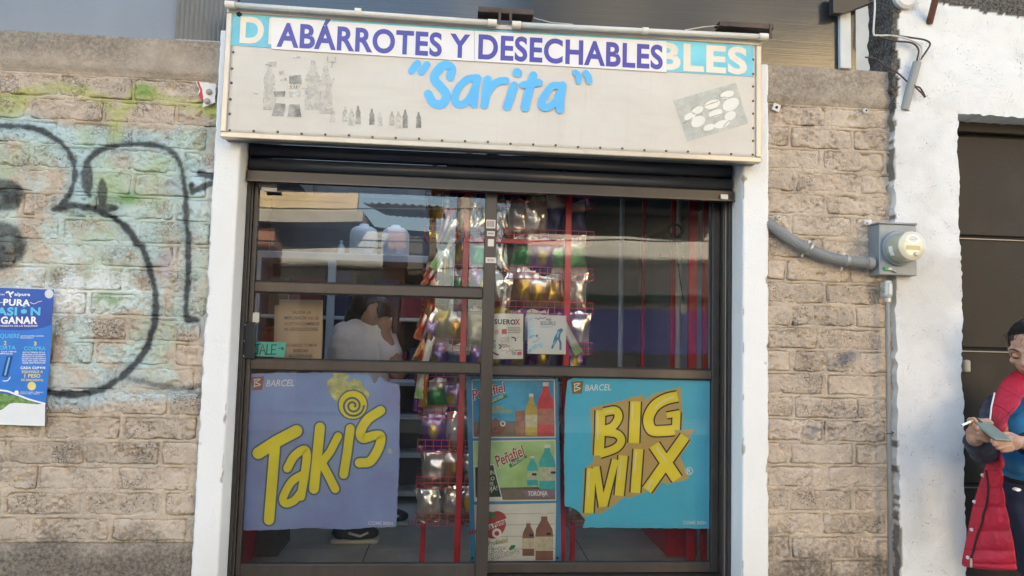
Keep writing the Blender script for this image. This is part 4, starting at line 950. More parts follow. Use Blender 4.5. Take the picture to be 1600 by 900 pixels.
MB().box(x0, x1, SY_+.41, SY_+.43, FZ, 2.46).build('back_panel', M_INWD, sf)
rq = random.Random(3); ORD = ['first', 'second', 'third', 'fourth', 'fifth', 'sixth', 'seventh', 'eighth', 'ninth', 'tenth', 'eleventh', 'twelfth', 'thirteenth', 'fourteenth']
for row, z in enumerate((zt-.42, zt-.85, zt-1.25)):
    x = x0+.1; nc_ = -1
    while x < x1-.2:
        w = rq.uniform(.12, .24); h = rq.uniform(.18, .33)
        o = MB().box(x, x+w-.01, SY_+.06, SY_+.3, z+.0125, z+.012+h, .004).build('carton', rq.choice([M_MAR, M_MAR, mat('brown_carton', (.2, .13, .08), .8), mat('navy_carton', (.03, .035, .09), .6)]))
        nc_ += 1; tag(o, 'dim carton, %s from the left on the %s board of the grey back shelf' % (ORD[nc_], ['upper', 'middle', 'lower'][row]), 'carton', 'cartons on the %s board' % ['upper', 'middle', 'lower'][row]); x += w
M_JUG = mat('milky_plastic', (.74, .73, .69), .4, var=.05)
for i, (u, lab) in enumerate(((567, 'left milky plastic jug on top of the back shelf'), (617, 'right milky plastic jug on top of the back shelf'))):
    p = at(u, 393, SY_+.12); w = .098
    mb = MB(); prof = [(w*.9, 0), (w, .015), (w, .13), (w*.98, .165), (w*.88, .19), (w*.62, .206), (w*.36, .212), (w*.34, .224), (w*.30, .228), (.005, .229)]
    o = mb.lathe(prof, (p.x, SY_+.14, zt+.0255), (0, 0, 1), 20).build('plastic_jug', M_JUG, None, True); tag(o, lab, 'jug', 'plastic jugs on the shelf')
    MB().box(p.x+.02, p.x+.07, SY_+.03, SY_+.045, zt+.03, zt+.07, .002).build('label_tag', M_PAP, o)
p = at(533, 392, SY_+.1); o = MB().lathe([(.02, 0), (.022, .01), (.022, .06), (.01, .075), (.008, .085), (.011, .086), (.011, .1), (.002, .101)], (p.x, SY_+.1, zt+.0255), (0, 0, 1), 12).build('bottle', M_LBL, None, True); tag(o, 'tiny white bottle beside the jugs on the back shelf', 'bottle')
p = at(420, 530, .75); o = MB().lathe([(.03, 0), (.032, .01), (.032, .085), (.024, .10), (.022, .105), (.026, .106), (.026, .125), (.003, .126)], (p.x, .75, p.z-.06), (0, 0, 1), 16).build('bottle', mat('orange_label', (.42, .13, .06), .5), None, True); tag(o, 'orange labelled jar behind the turquoise note', 'jar')
# counter with glass front
ct = thing('display_counter', (-.35, 1.9, FZ), 'grey display counter with shelves behind the blue poster', 'counter')
cx0 = at(520, 700, 1.75).x; cx1 = at(668, 700, 1.75).x
for v in (600, 652, 712, 772): z = at(640, v, 1.75).z; MB().box(cx0, cx1, 1.75, 2.0-.01, z-.014, z+.014, .003).build('shelf', M_SHG, ct)
MB().box(cx0, cx1, 1.955, 1.985, FZ, at(640, 598, 1.75).z).build('back', M_INWD, ct)
for x in (cx0, cx1): MB().box(x-.012, x+.012, 1.74, 1.99, FZ, at(640, 598, 1.75).z, .003).build('side', M_SHG, ct)
p = at(410, 520, .75); tag(MB().box(p.x-.18, p.x+.14, .70, .95, FZ, p.z-.0605+.0, .006).build('side_table', M_INWD), 'dark cabinet inside by the left door stile', 'cabinet')

# red steel frame at the right
rf = thing('red_steel_frame', (1.2, .9, FZ), 'tall red steel shelf frame at the right inside the window', 'rack')
for u, w, yy in ((1083, .020, .48), (1103, .013, .60), (1052, .012, 1.05), (1005, .010, 1.5)):
    x = at(u, 500, yy).x; MB().box(x-w, x+w, yy, yy+.03, FZ, 2.35, .002).build('post', M_RED, rf)
a = at(1040, 862, .70); b = at(1088, 828, .70); MB().box(a.x, b.x, .69, 1.3, a.z-.02, b.z+.05, .004).build('base_panel', M_RED, rf)
for z in (1.95, ): MB().box(at(1005, 500, 1.7).x-.01, at(1103, 500, .95).x, 1.28, 1.31, z, z+.02).build('shelf_bar', M_RED, rf)
x = at(390, 850, .6).x; tag(MB().box(x-.12, x-.0, .45, 1.1, FZ, FZ+.25, .01).build('red_crate', M_RED), 'low red crate just inside the left of the door', 'crate')
for u, yy in ((970, 1.5), (1060, 1.05)):
    x = at(u, 500, yy).x; tag(MB().tube([(x, yy, FZ), (x, yy, 2.4)], .016, 10).build('pale_pole', M_SHG), 'pale upright pole inside the right window' if u == 970 else 'pale upright pole among the red posts inside', 'pole')
c = at(1054, 360, .66); cc = MB()
for k in range(3): cc.tube([(c.x+.034*math.cos(t)+.006*k, c.y+.006*k, c.z+.034*math.sin(t)) for t in np.linspace(0, 2*math.pi, 19)[:-1]], .0045, 6, closed=True)
cc.tube([at(1054, 372, .66), at(1058, 400, .66), at(1063, 440, .66), at(1068, 470, .66)], .0035, 6)
M_BLKC = mat('black_cable', (.012, .012, .014), .45)
o = cc.build('cable_coil', M_BLKC); tag(o, 'coil of black cable hanging from a red post inside', 'cable')
a = at(1069, 482, .66); MB().box(a.x-.014, a.x+.014, .65, .675, a.z-.03, a.z+.03, .004).build('plug', M_LBL, o)
# ================================================================== POSTERS AND NOTICES
def zz(ox, oy, k):
    def f(*L_): return [(ox+p[0]/k, oy+p[1]/k, *( (p[2]/k,) if len(p) > 2 else ())) for p in L_]
    return f
def strk(L_, w, Y, m, parent, name, ends=True):
    mb = MB()
    for i, q in enumerate(L_):
        ribbon(q[0] if isinstance(q, tuple) else q, (q[1] if isinstance(q, tuple) else 0)+w, Y-.00012*(i % 4), mb, ends)
    return mb.build(name, m, parent)
def circ(cu, cv, r, n=20, rv=None): return [(cu+r*math.cos(2*math.pi*k/n), cv-(rv or r)*math.sin(2*math.pi*k/n)) for k in range(n)]
def sheet(name, pts, Y, m, label, cat='poster', th=.0006, loc=None):
    P = [at(p[0], p[1], Y) for p in pts]
    t = thing(name, (sum(p.x for p in P)/len(P), Y, min(p.z for p in P)), label, cat)
    mb = MB(); mb.poly([(q.x, q.z) for q in P], Y, Y+th); mb.build('sheet', m, t); return t
def jag(pts, amp, seed, step=6):
    """break long sides of an outline into short uneven steps (torn card)"""
    r = random.Random(seed); out = []
    for a, b in zip(pts, pts[1:]+pts[:1]):
        d = math.dist(a, b); n = max(1, int(d/step))
        for k in range(n):
            t = k/n; j = 0 if k == 0 else r.uniform(-amp, amp)
            nx, ny = (b[1]-a[1])/d, -(b[0]-a[0])/d; out.append((a[0]+(b[0]-a[0])*t+nx*j, a[1]+(b[1]-a[1])*t+ny*j))
    return out
def ink(name, c, var=.06, **k): return mat('print_'+name, c, .5, var=var, **k)
WHT = ink('white', (.82, .82, .82)); BLK = ink('black', (.025, .025, .03)); YEL = ink('yellow', (.82, .76, .07)); 

# --- lower left pane: violet-blue snack poster
z = zz(350, 560, 2.647); Y = LG+.0095
M_TK = ink('violet_blue', (.29, .31, .62), .10, scale=1.6, col2=(.28, .46, .76), bump=.006, bscale=5, dirt=.4, dirtcol=(.42, .40, .58))
tk = sheet('snack_poster', jag(z((100, 62), (400, 58), (560, 60), (597, 62), (622, 106), (645, 74), (668, 93), (722, 108), (728, 140), (725, 300), (727, 400), (718, 560), (716, 650), (712, 697), (600, 700), (500, 709), (370, 700), (150, 712), (62, 710), (58, 690), (69, 655), (66, 520), (72, 300), (82, 120), (95, 100)), .7, 4), Y, M_TK, 'torn violet-blue snack poster with slanted yellow lettering on the lower left pane')
lets = [(z((142, 392), (215, 345), (300, 300)), 24/2.647), (z((212, 348), (198, 520), (186, 668)), 21/2.647),
 (spline(z((262, 455), (290, 405), (330, 378), (342, 400), (335, 470), (318, 572)), 5), 17/2.647), (spline(z((330, 478), (280, 510), (245, 575), (255, 600), (290, 588), (322, 550)), 5), 16/2.647),
 (z((397, 285), (385, 410), (372, 540)), 20/2.647), (z((472, 322), (440, 385), (395, 445)), 16/2.647), (z((400, 425), (430, 480), (460, 540)), 17/2.647), (z((522, 290), (510, 385), (495, 480)), 18/2.647),
 (spline(z((648, 216), (595, 252), (566, 300), (575, 330), (625, 318), (648, 325), (640, 370), (605, 425), (560, 432)), 6), 19/2.647)]
M_TKO = ink('deep_blue_edge', (.10, .16, .30))
strk(lets, 7/2.647, Y-.0008, M_TKO, tk, 'lettering_edge'); strk(lets, 0, Y-.0016, YEL, tk, 'lettering')
fl_ = spline(z((480, 195), (445, 150), (425, 100), (455, 75), (450, 62), (490, 62), (520, 75), (500, 95), (560, 90), (575, 120), (600, 145), (590, 175)), 4)
pxpoly(jag([tuple(p) for p in fl_], 2.6, 5, 2.5), Y-.0006, ink('faded_yellow', (.80, .78, .20), .1, scale=30, col2=(.72, .74, .40), fade=(.35, 1.0)), tk, 'flame')
pxpoly(circ(*z((533, 192))[0], 64/2.647), Y-.0009, M_TKO, tk, 'lettering_edge'); pxpoly(circ(*z((533, 192))[0], 58/2.647), Y-.0017, YEL, tk, 'spiral_disc')
sp_ = [z((533+(46-40*t)*math.cos(t*14), 196+(46-40*t)*math.sin(t*14)))[0] for t in np.linspace(0, .92, 50)]
strk([(sp_, 4.2/2.647)], 0, Y-.0022, M_TKO, tk, 'spiral')
M_LB = ink('brown_badge', (.34, .17, .14), .12); pxpoly(z((112, 78), (166, 74), (158, 130), (118, 132)), Y-.0006, M_LB, tk, 'badge')
strk([(z((128, 88), (126, 115)), 2/2.647), (spline(z((124, 88), (148, 86), (132, 100), (150, 108), (124, 117)), 4), 2/2.647)], 0, Y-.0012, WHT, tk, 'badge_letter')
text('BARCEL', z((174, 116))[0], z((290, 114))[0], 27/2.647, Y-.0006, WHT, tk, .012, shear=.2)
text('COME BIEN', z((597, 688))[0], z((698, 689))[0], 14/2.647, Y-.0006, WHT, tk, .01)
pxpoly(circ(*z((687, 384))[0], 10/2.647, 14), Y-.0006, YEL, tk, 'registered_ring'); pxpoly(circ(*z((687, 384))[0], 8/2.647, 14), Y-.0010, M_TK, tk, 'registered_ring'); text('R', z((682, 390))[0], z((692, 390))[0], 11/2.647, Y-.0014, YEL, tk, .01)

# --- lower right pane: cyan snack poster
z = zz(720, 560, 2.648); Y = RG+.0095
M_BM = ink('cyan', (.07, .54, .80), .08, scale=1.3, col2=(.10, .58, .84), bump=.005, bscale=5)
bmx = sheet('snack_poster', jag(z((440, 95), (470, 78), (760, 82), (1032, 88), (1033, 400), (1032, 704), (760, 702), (505, 700), (515, 668), (485, 632), (455, 615), (430, 612), (427, 400), (431, 200)), .5, 5), Y, M_BM, 'bright cyan snack poster with bold outlined yellow lettering on the lower right pane')
k = 2.648
bl_ = [(z((578, 215), (576, 300), (571, 402)), 21/k), (spline(z((590, 222), (640, 216), (652, 245), (628, 282), (590, 296)), 5), 17/k), (spline(z((592, 304), (645, 312), (664, 340), (640, 372), (575, 396)), 5), 17/k),
 (z((723, 178), (716, 350)), 23/k), (spline(z((897, 157), (845, 170), (800, 200), (776, 250), (790, 296), (840, 300), (884, 296)), 5), 22/k), (z((890, 296), (893, 222)), 17/k), (z((906, 226), (852, 236)), 13/k),
 (z((540, 455), (530, 640)), 20/k), (z((560, 448), (585, 615)), 15/k), (z((640, 418), (592, 610)), 15/k), (z((672, 402), (655, 568)), 20/k), (z((735, 375), (722, 556)), 21/k),
 (z((800, 358), (895, 500)), 24/k), (z((928, 322), (770, 545)), 22/k)]
M_TAN = ink('tan', (.55, .41, .18)); M_YEL2 = ink('lemon', (.84, .76, .06), .05); M_PALE = ink('pale_lemon', (.80, .76, .45), .05)
pxpoly(z((535, 205), (680, 172), (690, 165), (757, 150), (762, 175), (800, 145), (912, 118), (916, 205), (905, 300), (966, 292), (905, 400), (945, 490), (935, 502), (850, 522), (830, 508), (760, 556), (690, 580), (680, 570), (625, 615), (570, 648), (560, 630), (510, 660), (500, 640), (510, 460), (550, 425))[::-1], Y-.0006, M_TAN, bmx, 'lettering_shadow')
strk(bl_, 9/k, Y-.0012, M_TAN, bmx, 'lettering_edge', False); strk(bl_, 5/k, Y-.0020, BLK, bmx, 'lettering_edge', False); strk(bl_, -1/k, Y-.0028, M_YEL2, bmx, 'lettering', False)
hl = [(z((566, 228), (566, 330)), 4/k), (z((712, 190), (709, 250)), 5/k), (spline(z((880, 160), (840, 175), (805, 205)), 4), 4/k), (z((530, 470), (526, 570)), 4/k), (z((664, 420), (655, 500)), 4/k), (z((725, 390), (718, 470)), 4/k), (z((812, 372), (850, 425)), 5/k), (z((790, 505), (775, 535)), 6/k), (z((600, 222), (630, 217)), 4/k)]
strk(hl, 0, Y-.0036, M_PALE, bmx, 'lettering_highlight')
pxpoly(z((455, 96), (508, 94), (500, 146), (462, 147)), Y-.0006, ink('bronze_badge', (.30, .18, .06), .1), bmx, 'badge')
strk([(z((472, 106), (471, 134)), 2/k), (spline(z((468, 106), (492, 104), (476, 118), (494, 124), (470, 136)), 4), 2/k)], 0, Y-.0012, WHT, bmx, 'badge_letter')
text('BARCEL', z((514, 134))[0], z((622, 131))[0], 25/k, Y-.0006, WHT, bmx, .012, shear=.2)
text('COME BIEN', z((920, 686))[0], z((1015, 687))[0], 14/k, Y-.0006, WHT, bmx, .01)
pxpoly(circ(*z((945, 466))[0], 16/k, 18), Y-.0014, WHT, bmx, 'registered_ring'); pxpoly(circ(*z((945, 466))[0], 13/k, 18), Y-.0018, M_BM, bmx, 'registered_ring'); text('R', z((937, 476))[0], z((953, 476))[0], 19/k, Y-.0022, WHT, bmx, .02)

# --- drinks banner hanging behind both doors
z = zz(630, 580, 2.904); Y = .250; k = 2.904
M_BB = ink('banner_blue', (.05, .28, .55), .12, scale=4)
bn = sheet('drinks_banner', [(729, 588), (800, 586.5), (872, 585), (875, 730), (877, 877), (805, 877), (735, 877), (732, 730)], Y, M_BB, 'tall blue drinks banner with three panels of bottles behind the middle stile', 'banner')
def quad(pts, c, name, d, **kw): return pxpoly(pts, Y-.0007*d, ink(name, c, **kw) if not isinstance(c, bpy.types.Material) else c, bn, name)
quad(z((310, 36), (688, 36), (692, 302), (316, 304)), (.72, .72, .70), 'panel_border', 1); quad(z((316, 316), (692, 310), (694, 588), (322, 592)), (.72, .72, .70), 'panel_border', 1); quad(z((322, 606), (694, 598), (690, 866), (330, 868)), (.72, .72, .70), 'panel_border', 1)
quad(z((315, 42), (683, 42), (686, 230), (318, 230)), (.05, .28, .58), 'blue_panel', 2, var=.25, scale=6, col2=(.07, .38, .64)); quad(z((318, 230), (686, 222), (687, 296), (320, 298)), (.20, .16, .13), 'wood_print', 2, var=.2, scale=14)
quad(z((320, 322), (687, 316), (689, 530), (324, 530)), (.38, .62, .24), 'green_panel', 2, var=.15, scale=5, col2=(.52, .74, .42)); quad(z((324, 530), (689, 524), (690, 582), (326, 585)), (.18, .15, .13), 'wood_print', 2, var=.2, scale=14)
quad(z((326, 612), (689, 604), (686, 860), (334, 862)), (.74, .76, .74), 'whitewashed_planks', 2, var=.10, scale=9)
for v_ in (650, 700, 752, 810): strk([(z((330, v_), (688, v_-6)), 1.0/k)], 0, Y-.0019, ink('plank_line', (.30, .30, .27)), bn, 'plank_line', False)
def bot(cx, yb, w, h, c, lab, cap=(.7, .7, .68), lc=(.6, .55, .42)):
    pts = [(-w, 0), (w, 0), (w, -.55*h), (w*.92, -.66*h), (w*.38, -.84*h), (w*.34, -.93*h), (-w*.34, -.93*h), (-w*.38, -.84*h), (-w*.92, -.66*h), (-w, -.55*h)]
    quad(z(*[(cx+a, yb+b) for a, b in pts][::-1]), c, lab, 3, var=.2, scale=30); quad(z((cx-w*.36, yb-h), (cx+w*.36, yb-h), (cx+w*.36, yb-.925*h), (cx-w*.36, yb-.925*h)), cap, 'bottle_cap_print', 4)
    quad(z((cx-w*.98, yb-.50*h), (cx+w*.98, yb-.50*h), (cx+w*.98, yb-.20*h), (cx-w*.98, yb-.20*h)), lc, 'bottle_label_print_'+lab, 4, var=.2, scale=60)
bot(647, 290, 37, 240, (.60, .06, .08), 'red_bottle', lc=(.45, .20, .16)); bot(581, 292, 27, 190, (.52, .42, .10), 'yellow_bottle', lc=(.60, .58, .40)); quad(z((510, 180), (552, 176), (550, 290), (512, 291)), (.38, .20, .14), 'can_print', 3, var=.3, scale=50)
bot(654, 538, 37, 205, (.05, .46, .50), 'teal_bottle', lc=(.50, .56, .42)); bot(587, 520, 25, 135, (.05, .46, .50), 'teal_bottle', lc=(.50, .56, .42))
bot(640, 858, 40, 215, (.26, .12, .09), 'brown_bottle', cap=(.26, .12, .09)); bot(568, 838, 27, 160, (.26, .12, .09), 'brown_bottle', cap=(.26, .12, .09))
for cx, yb in ((600, 468), (590, 468), (676, 460), (686, 460), (655, 738), (664, 738), (577, 744), (584, 744)): pxpoly(circ(*z((cx, yb))[0], 6.5/k, 8), Y-.0035, BLK, bn, 'seal_print')
RED = ink('red', (.42, .03, .05)); M_GRN = ink('ribbon_green', (.03, .24, .08))
def logo(p0, p1, h, d=3):
    text('Peñafiel', z(p0)[0], z(p1)[0], h/k, Y-.0007*d, WHT, bn, .06, shear=.15); text('Peñafiel', z(p0)[0], z(p1)[0], h/k, Y-.0007*(d+1), RED, bn, .012, shear=.15)
logo((430, 435), (556, 380), 52); logo((318, 130), (468, 92), 44)
quad(z((480, 425), (500, 400), (560, 382), (562, 392), (510, 425), (485, 440)), M_GRN, 'ribbon', 3); text('SABORES', z((495, 428))[0], z((552, 396))[0], 14/k, Y-.0030, WHT, bn, .02)
quad(z((400, 130), (470, 105), (472, 118), (405, 148)), M_GRN, 'ribbon', 3); text('SABORES', z((404, 142))[0], z((456, 118))[0], 12/k, Y-.0030, WHT, bn, .02)
YG = ink('yellow_green', (.55, .52, .08)); text('BUEN', z((398, 174))[0], z((455, 172))[0], 15/k, Y-.0021, YG, bn, .03); text('PROVECHO!', z((398, 191))[0], z((495, 190))[0], 15/k, Y-.0021, YG, bn, .03)
quad(z((330, 270), (420, 212), (466, 255), (455, 280), (400, 298), (335, 290)), (.25, .09, .06), 'food_print', 3, var=.5, scale=40); pxpoly(circ(*z((452, 238))[0], 13/k, 12), Y-.0028, WHT, bn, 'onion_print'); pxpoly(circ(*z((452, 238))[0], 7/k, 12), Y-.0033, ink('onion_centre', (.25, .15, .1)), bn, 'onion_print')
quad(z((324, 430), (412, 420), (452, 586), (326, 588)), WHT, 'chalkboard_edge', 3); quad(z((326, 436), (408, 426), (444, 570), (328, 572)), (.025, .07, .03), 'chalkboard', 4)
for s, a, b, h in (('UN', (385, 472), (415, 468), 20), ('TARO', (352, 500), (415, 494), 16), ('TE', (390, 520), (410, 518), 16), ('MOJA!', (360, 548), (428, 540), 22)): text(s, z(a)[0], z(b)[0], h/k, Y-.0035, WHT, bn, .01)
quad(z((540, 545), (600, 535), (690, 535), (690, 560), (665, 572), (560, 570)), (.24, .17, .30), 'grapefruit_ribbon', 4); text('TORONJA', z((566, 565))[0], z((655, 563))[0], 20/k, Y-.0038, WHT, bn, .03)
ap = spline(z((352, 650), (372, 628), (400, 640), (432, 635), (462, 652), (468, 690), (450, 735), (420, 758), (385, 755), (355, 725), (348, 680)), 3); quad([tuple(p) for p in ap], (.40, .05, .05), 'apple', 3)
quad(z((340, 712), (470, 668), (474, 690), (344, 735)), WHT, 'apple_band', 4); text('Manzana', z((300, 745))[0], z((405, 712))[0], 22/k, Y-.0036, RED, bn, .03, shear=.2); text('Poma', z((412, 712))[0], z((468, 690))[0], 26/k, Y-.0036, RED, bn, .03, shear=.2)
pxpoly(circ(*z((425, 735))[0], 22/k, 16), Y-.0036, WHT, bn, 'apple_core'); pxpoly(circ(*z((425, 736))[0], 11/k, 14), Y-.0042, RED, bn, 'apple_core'); quad(z((388, 660), (380, 645), (395, 636), (415, 645), (418, 658), (400, 666)), M_GRN, 'leaf', 5)
text('Pruébalo!', z((386, 792))[0], z((476, 776))[0], 20/k, Y-.0024, BLK, bn, .03); text('Pruébalo!', z((386, 792))[0], z((476, 776))[0], 20/k, Y-.0031, YG, bn, .0)
for s, a, b in (('Extra', (396, 826), (478, 812)), ('Delicioso', (396, 858), (532, 822))): text(s, z(a)[0], z(b)[0], 26/k, Y-.0024, BLK, bn, .06); text(s, z(a)[0], z(b)[0], 26/k, Y-.0031, WHT, bn, .02)
quad(z((478, 808), (490, 790), (508, 788), (508, 800), (490, 812)), M_GRN, 'leaf', 3)
for cu, cv in ((738, 592), (867, 590), (738, 872), (871, 872)): pxpoly(circ(cu, cv, 2.2, 10), Y-.0006, BLK, bn, 'eyelet')

# --- two papers on the upper right pane
z = zz(690, 400, 4.286); Y = RG+.0095; k = 4.286
sx_ = sheet('drink_flyer', z((350, 385), (547, 387), (545, 690), (342, 690)), Y, ink('paper_white', (.70, .70, .69), .04), 'white flyer with bold black and red heading beside the door stile', 'flyer')
text('SUERO', z((353, 455))[0], z((495, 458))[0], 32/k, Y-.0006, BLK, sx_, .035); text('X', z((492, 460))[0], z((525, 460))[0], 38/k, Y-.0007, RED, sx_, .03)
for i, s in enumerate(('EN HIDRATACIÓN', 'EN RECUPERACIÓN', 'SIN CALORÍAS')): text(s, z((446, 486+15*i))[0], z(((524, 530, 524)[i], 486+15*i))[0], 9/k, Y-.0006, BLK, sx_, .02)
pxpoly(jag(z((404, 492), (436, 490), (438, 520), (402, 522)), .4, 2, 2), Y-.0006, RED, sx_, 'stamp'); M_GRI = ink('grey', (.42, .40, .40)); PNK = ink('pink', (.55, .12, .2))
pxpoly(z((352, 498), (384, 490), (386, 520), (354, 526)), Y-.0006, ink('pale_pink', (.6, .45, .45), .3, scale=60), sx_, 'stamp'); pxpoly(z((392, 542), (452, 538), (450, 585), (396, 586)), Y-.0006, ink('light_grey', (.58, .57, .57), .2, scale=50), sx_, 'picture')
for s, a, b, h, m_ in (('SUEROX', (396, 556), (446, 554), 12, M_GRI), ('FUTBOL', (402, 574), (442, 573), 9, M_GRI), ('DOMINGO', (400, 596), (440, 595), 7, BLK), ('ADIVÍNCA', (408, 613), (458, 612), 15, RED)): text(s, z(a)[0], z(b)[0], h/k, Y-.0012, m_, sx_, .02)
strk([(z((345, 645), (360, 655), (378, 662)), 5/k), (spline(z((470, 545), (490, 548), (496, 568)), 3), 4/k), (spline(z((385, 592), (400, 605), (388, 620)), 3), 4/k), (z((500, 555), (520, 540)), 1/k), (spline(z((348, 590), (365, 600), (350, 620)), 3), 1.4/k), (spline(z((400, 640), (420, 632), (440, 640), (425, 655)), 4), 1/k)], 0, Y-.0012, BLK, sx_, 'drawing')
strk([(z((343, 580), (360, 566)), 4/k), (z((345, 600), (352, 610)), 3/k)], 0, Y-.0013, M_GRN, sx_, 'leaf'); pxpoly(z((472, 640), (500, 638), (500, 662), (474, 664)), Y-.0006, M_GRI, sx_, 'picture'); pxpoly(z((506, 642), (536, 640), (535, 664), (507, 666)), Y-.0006, PNK, sx_, 'picture')
strk([(z((450, 640), (462, 625), (470, 645), (482, 620)), 1.3/k), (z((380, 600), (400, 630)), .8/k), (z((490, 632), (535, 630)), 2/k)], 0, Y-.0013, BLK, sx_, 'drawing')
z = zz(630, 290, 2.903); k = 2.903
sq = sheet('player_flyer', z((566, 584), (740, 590), (737, 766), (564, 762)), Y, ink('paper_bluish', (.66, .70, .71), .05), 'white flyer with a light blue leaping figure beside the red post', 'flyer')
DGR = ink('dark_grey', (.10, .12, .13)); CYN = ink('light_cyan', (.22, .55, .70)); TEL = ink('teal', (.08, .24, .34))
text('PARA', z((648, 613))[0], z((672, 613))[0], 11/k, Y-.0006, DGR, sq, .02); text('SEGUIRLE', z((622, 633))[0], z((692, 633))[0], 17/k, Y-.0006, DGR, sq, .01); text('SUDANDO', z((624, 645))[0], z((680, 645))[0], 8/k, Y-.0006, CYN, sq, .01); text('9', z((602, 690))[0], z((611, 690))[0], 14/k, Y-.0006, DGR, sq, .03)
strk([(z((598, 604), (606, 600), (612, 608), (622, 599), (630, 604), (646, 598)), 1.5/k)], 0, Y-.0006, DGR, sq, 'scribble')
strk([(z((708, 660), (702, 690)), 9/k), (z((703, 668), (690, 690), (684, 712)), 5/k), (z((712, 668), (722, 655)), 4/k), (z((700, 692), (684, 718), (676, 735)), 5/k), (z((706, 692), (714, 715), (713, 742)), 5/k), (circ(*z((711, 655))[0], 2)[:2], 2.2)], 0, Y-.0008, TEL, sq, 'figure')
strk([(z((705, 664), (700, 685)), 4/k), (z((690, 705), (682, 722)), 2.5/k)], 0, Y-.0014, CYN, sq, 'figure')
for q in (((568, 598), (586, 596), (585, 612), (570, 614)), ((580, 728), (600, 715), (612, 735), (588, 745)), ((608, 722), (622, 705), (640, 728), (628, 740)), ((568, 740), (584, 738), (580, 756), (566, 758)), ((570, 640), (586, 625), (592, 690), (572, 700))): pxpoly(jag(z(*q), .5, 3, 2), Y-.0006, ink('ice', (.36, .62, .74), .25, scale=40), sq, 'splash')
strk([(z((570, 690), (590, 680), (606, 684)), 1/k), (z((585, 712), (606, 704), (620, 690)), 1/k)], 0, Y-.0009, TEL, sq, 'scribble')

# --- notices on kraft paper inside the left door, turquoise note on the glass
z = zz(380, 440, 5.625); k = 5.625; Y = .30
M_KR = ink('kraft', (.50, .37, .26), .08, scale=6)
sheet('kraft_paper', z((275, 210), (330, 205), (330, 690), (268, 700)), Y+.004, M_KR, 'blank strip of kraft paper left of the two notices', 'paper')
n2 = sheet('kraft_notice', z((320, 480), (697, 500), (688, 705), (318, 700)), Y+.002, M_KR, 'lower kraft notice with three lines, ending in alcoholicas', 'notice'); n1 = sheet('kraft_notice', z((316, 155), (702, 162), (696, 503), (322, 500)), Y, M_KR, 'upper kraft notice with four lines of dark capitals', 'notice')
MI = ink('brown_ink', (.07, .045, .035)); MI2 = ink('red_brown_ink', (.22, .08, .05))
for s, a, b, h, m_ in (('SALIDA LA', (432, 282), (597, 282), 26, MI), ('MERCANCIA', (362, 332), (556, 332), 28, MI), ('NO SE', (568, 334), (664, 334), 26, MI2), ('ACEPTAN', (360, 383), (502, 383), 26, MI2), ('CAMBIOS', (514, 384), (668, 384), 27, MI), ('NI DEVOLUCIONES', (364, 432), (658, 432), 28, MI)): text(s, z(a)[0], z(b)[0], h/k, Y-.0006, m_, n1, .016)
for s, a, b, h, m_ in (('PROHIBIDO TOMAR', (348, 573), (650, 571), 26, MI2), ('BEBIDAS', (442, 620), (568, 620), 26, MI), ('ALCOHOLICAS', (398, 666), (608, 666), 26, MI)): text(s, z(a)[0], z(b)[0], h/k, Y+.0014, m_, n2, .016)
Y = LG+.008; jl = sheet('turquoise_note', z((97, 525), (375, 536), (362, 663), (78, 655)), Y, ink('turquoise', (.10, .62, .56), .04), 'turquoise paper note with hand-drawn letters and arrow on the left pane', 'note')
MT = ink('dark_teal_marker', (.015, .10, .11)); strk([(z((108, 556), (150, 548)), 5/k), (z((130, 550), (126, 630), (95, 638)), 5.5/k), (z((145, 640), (172, 552), (196, 640)), 5/k), (z((154, 606), (188, 608)), 4/k), (z((212, 552), (206, 640), (240, 638)), 5/k), (z((290, 556), (252, 556), (248, 638), (286, 636)), 5/k), (z((250, 598), (282, 598)), 4/k), (z((312, 588), (355, 588)), 4/k), (z((338, 574), (356, 588), (340, 602)), 4/k)], 0, Y-.0006, MT, jl, 'hand_lettering')

# --- dairy poster on the graffiti wall
z = zz(0, 440, 3.75); k = 3.75; Y = .004
dp = sheet('dairy_poster', [(-80, 447), (84, 452.5), (77, 560), (69.5, 666.5), (-95, 660)], Y, ink('royal_blue', (.02, .05, .30), .15, scale=3, col2=(.02, .10, .45)), 'blue promotional poster with white milk splash pasted on the graffiti wall', th=.002)
def q2(pts, c, name, d, **kw): return pxpoly(pts, Y-.0006*d, c if isinstance(c, bpy.types.Material) else ink(name, c, **kw), dp, name)
q2([tuple(p) for p in spline(z((308, 250), (230, 275), (120, 285), (0, 282), (-150, 290)), 4)]+z((-210, 300), (-300, 650), (0, 640), (268, 720), (290, 500)), (.02, .17, .58), 'bright_blue_field', 1, var=.15)
q2(z((-330, 640), (0, 650), (90, 670), (180, 700), (262, 735), (262, 850), (0, 840), (-340, 825)), (.10, .20, .05), 'grass_print', 2, var=.5, scale=60, col2=(.16, .30, .08))
q2([tuple(p) for p in spline(z((-330, 770), (-60, 760), (10, 750), (60, 715), (130, 712), (200, 718), (265, 716)), 4)]+z((262, 846), (0, 838), (-345, 822)), (.74, .75, .77), 'milk_print', 3, var=.06)
strk([(spline(z((-300, 630), (0, 636), (90, 660), (170, 690), (262, 715)), 4), 5/k)], 0, Y-.0021, WHT, dp, 'white_edge'); 
CY = ink('cyan_letter', (.10, .50, .78)); YB_ = ink('pale_yellow', (.72, .62, .22))
text('alpura', z((84, 82))[0], z((177, 84))[0], 18/k, Y-.0013, WHT, dp, .03); strk([(spline(z((38, 64), (50, 60), (60, 72), (76, 62)), 3), 5/k), (z((56, 74), (64, 90)), 4/k)], 0, Y-.0013, WHT, dp, 'emblem')
text('CON', z((-20, 80))[0], z((26, 80))[0], 9/k, Y-.0013, WHT, dp, .02)
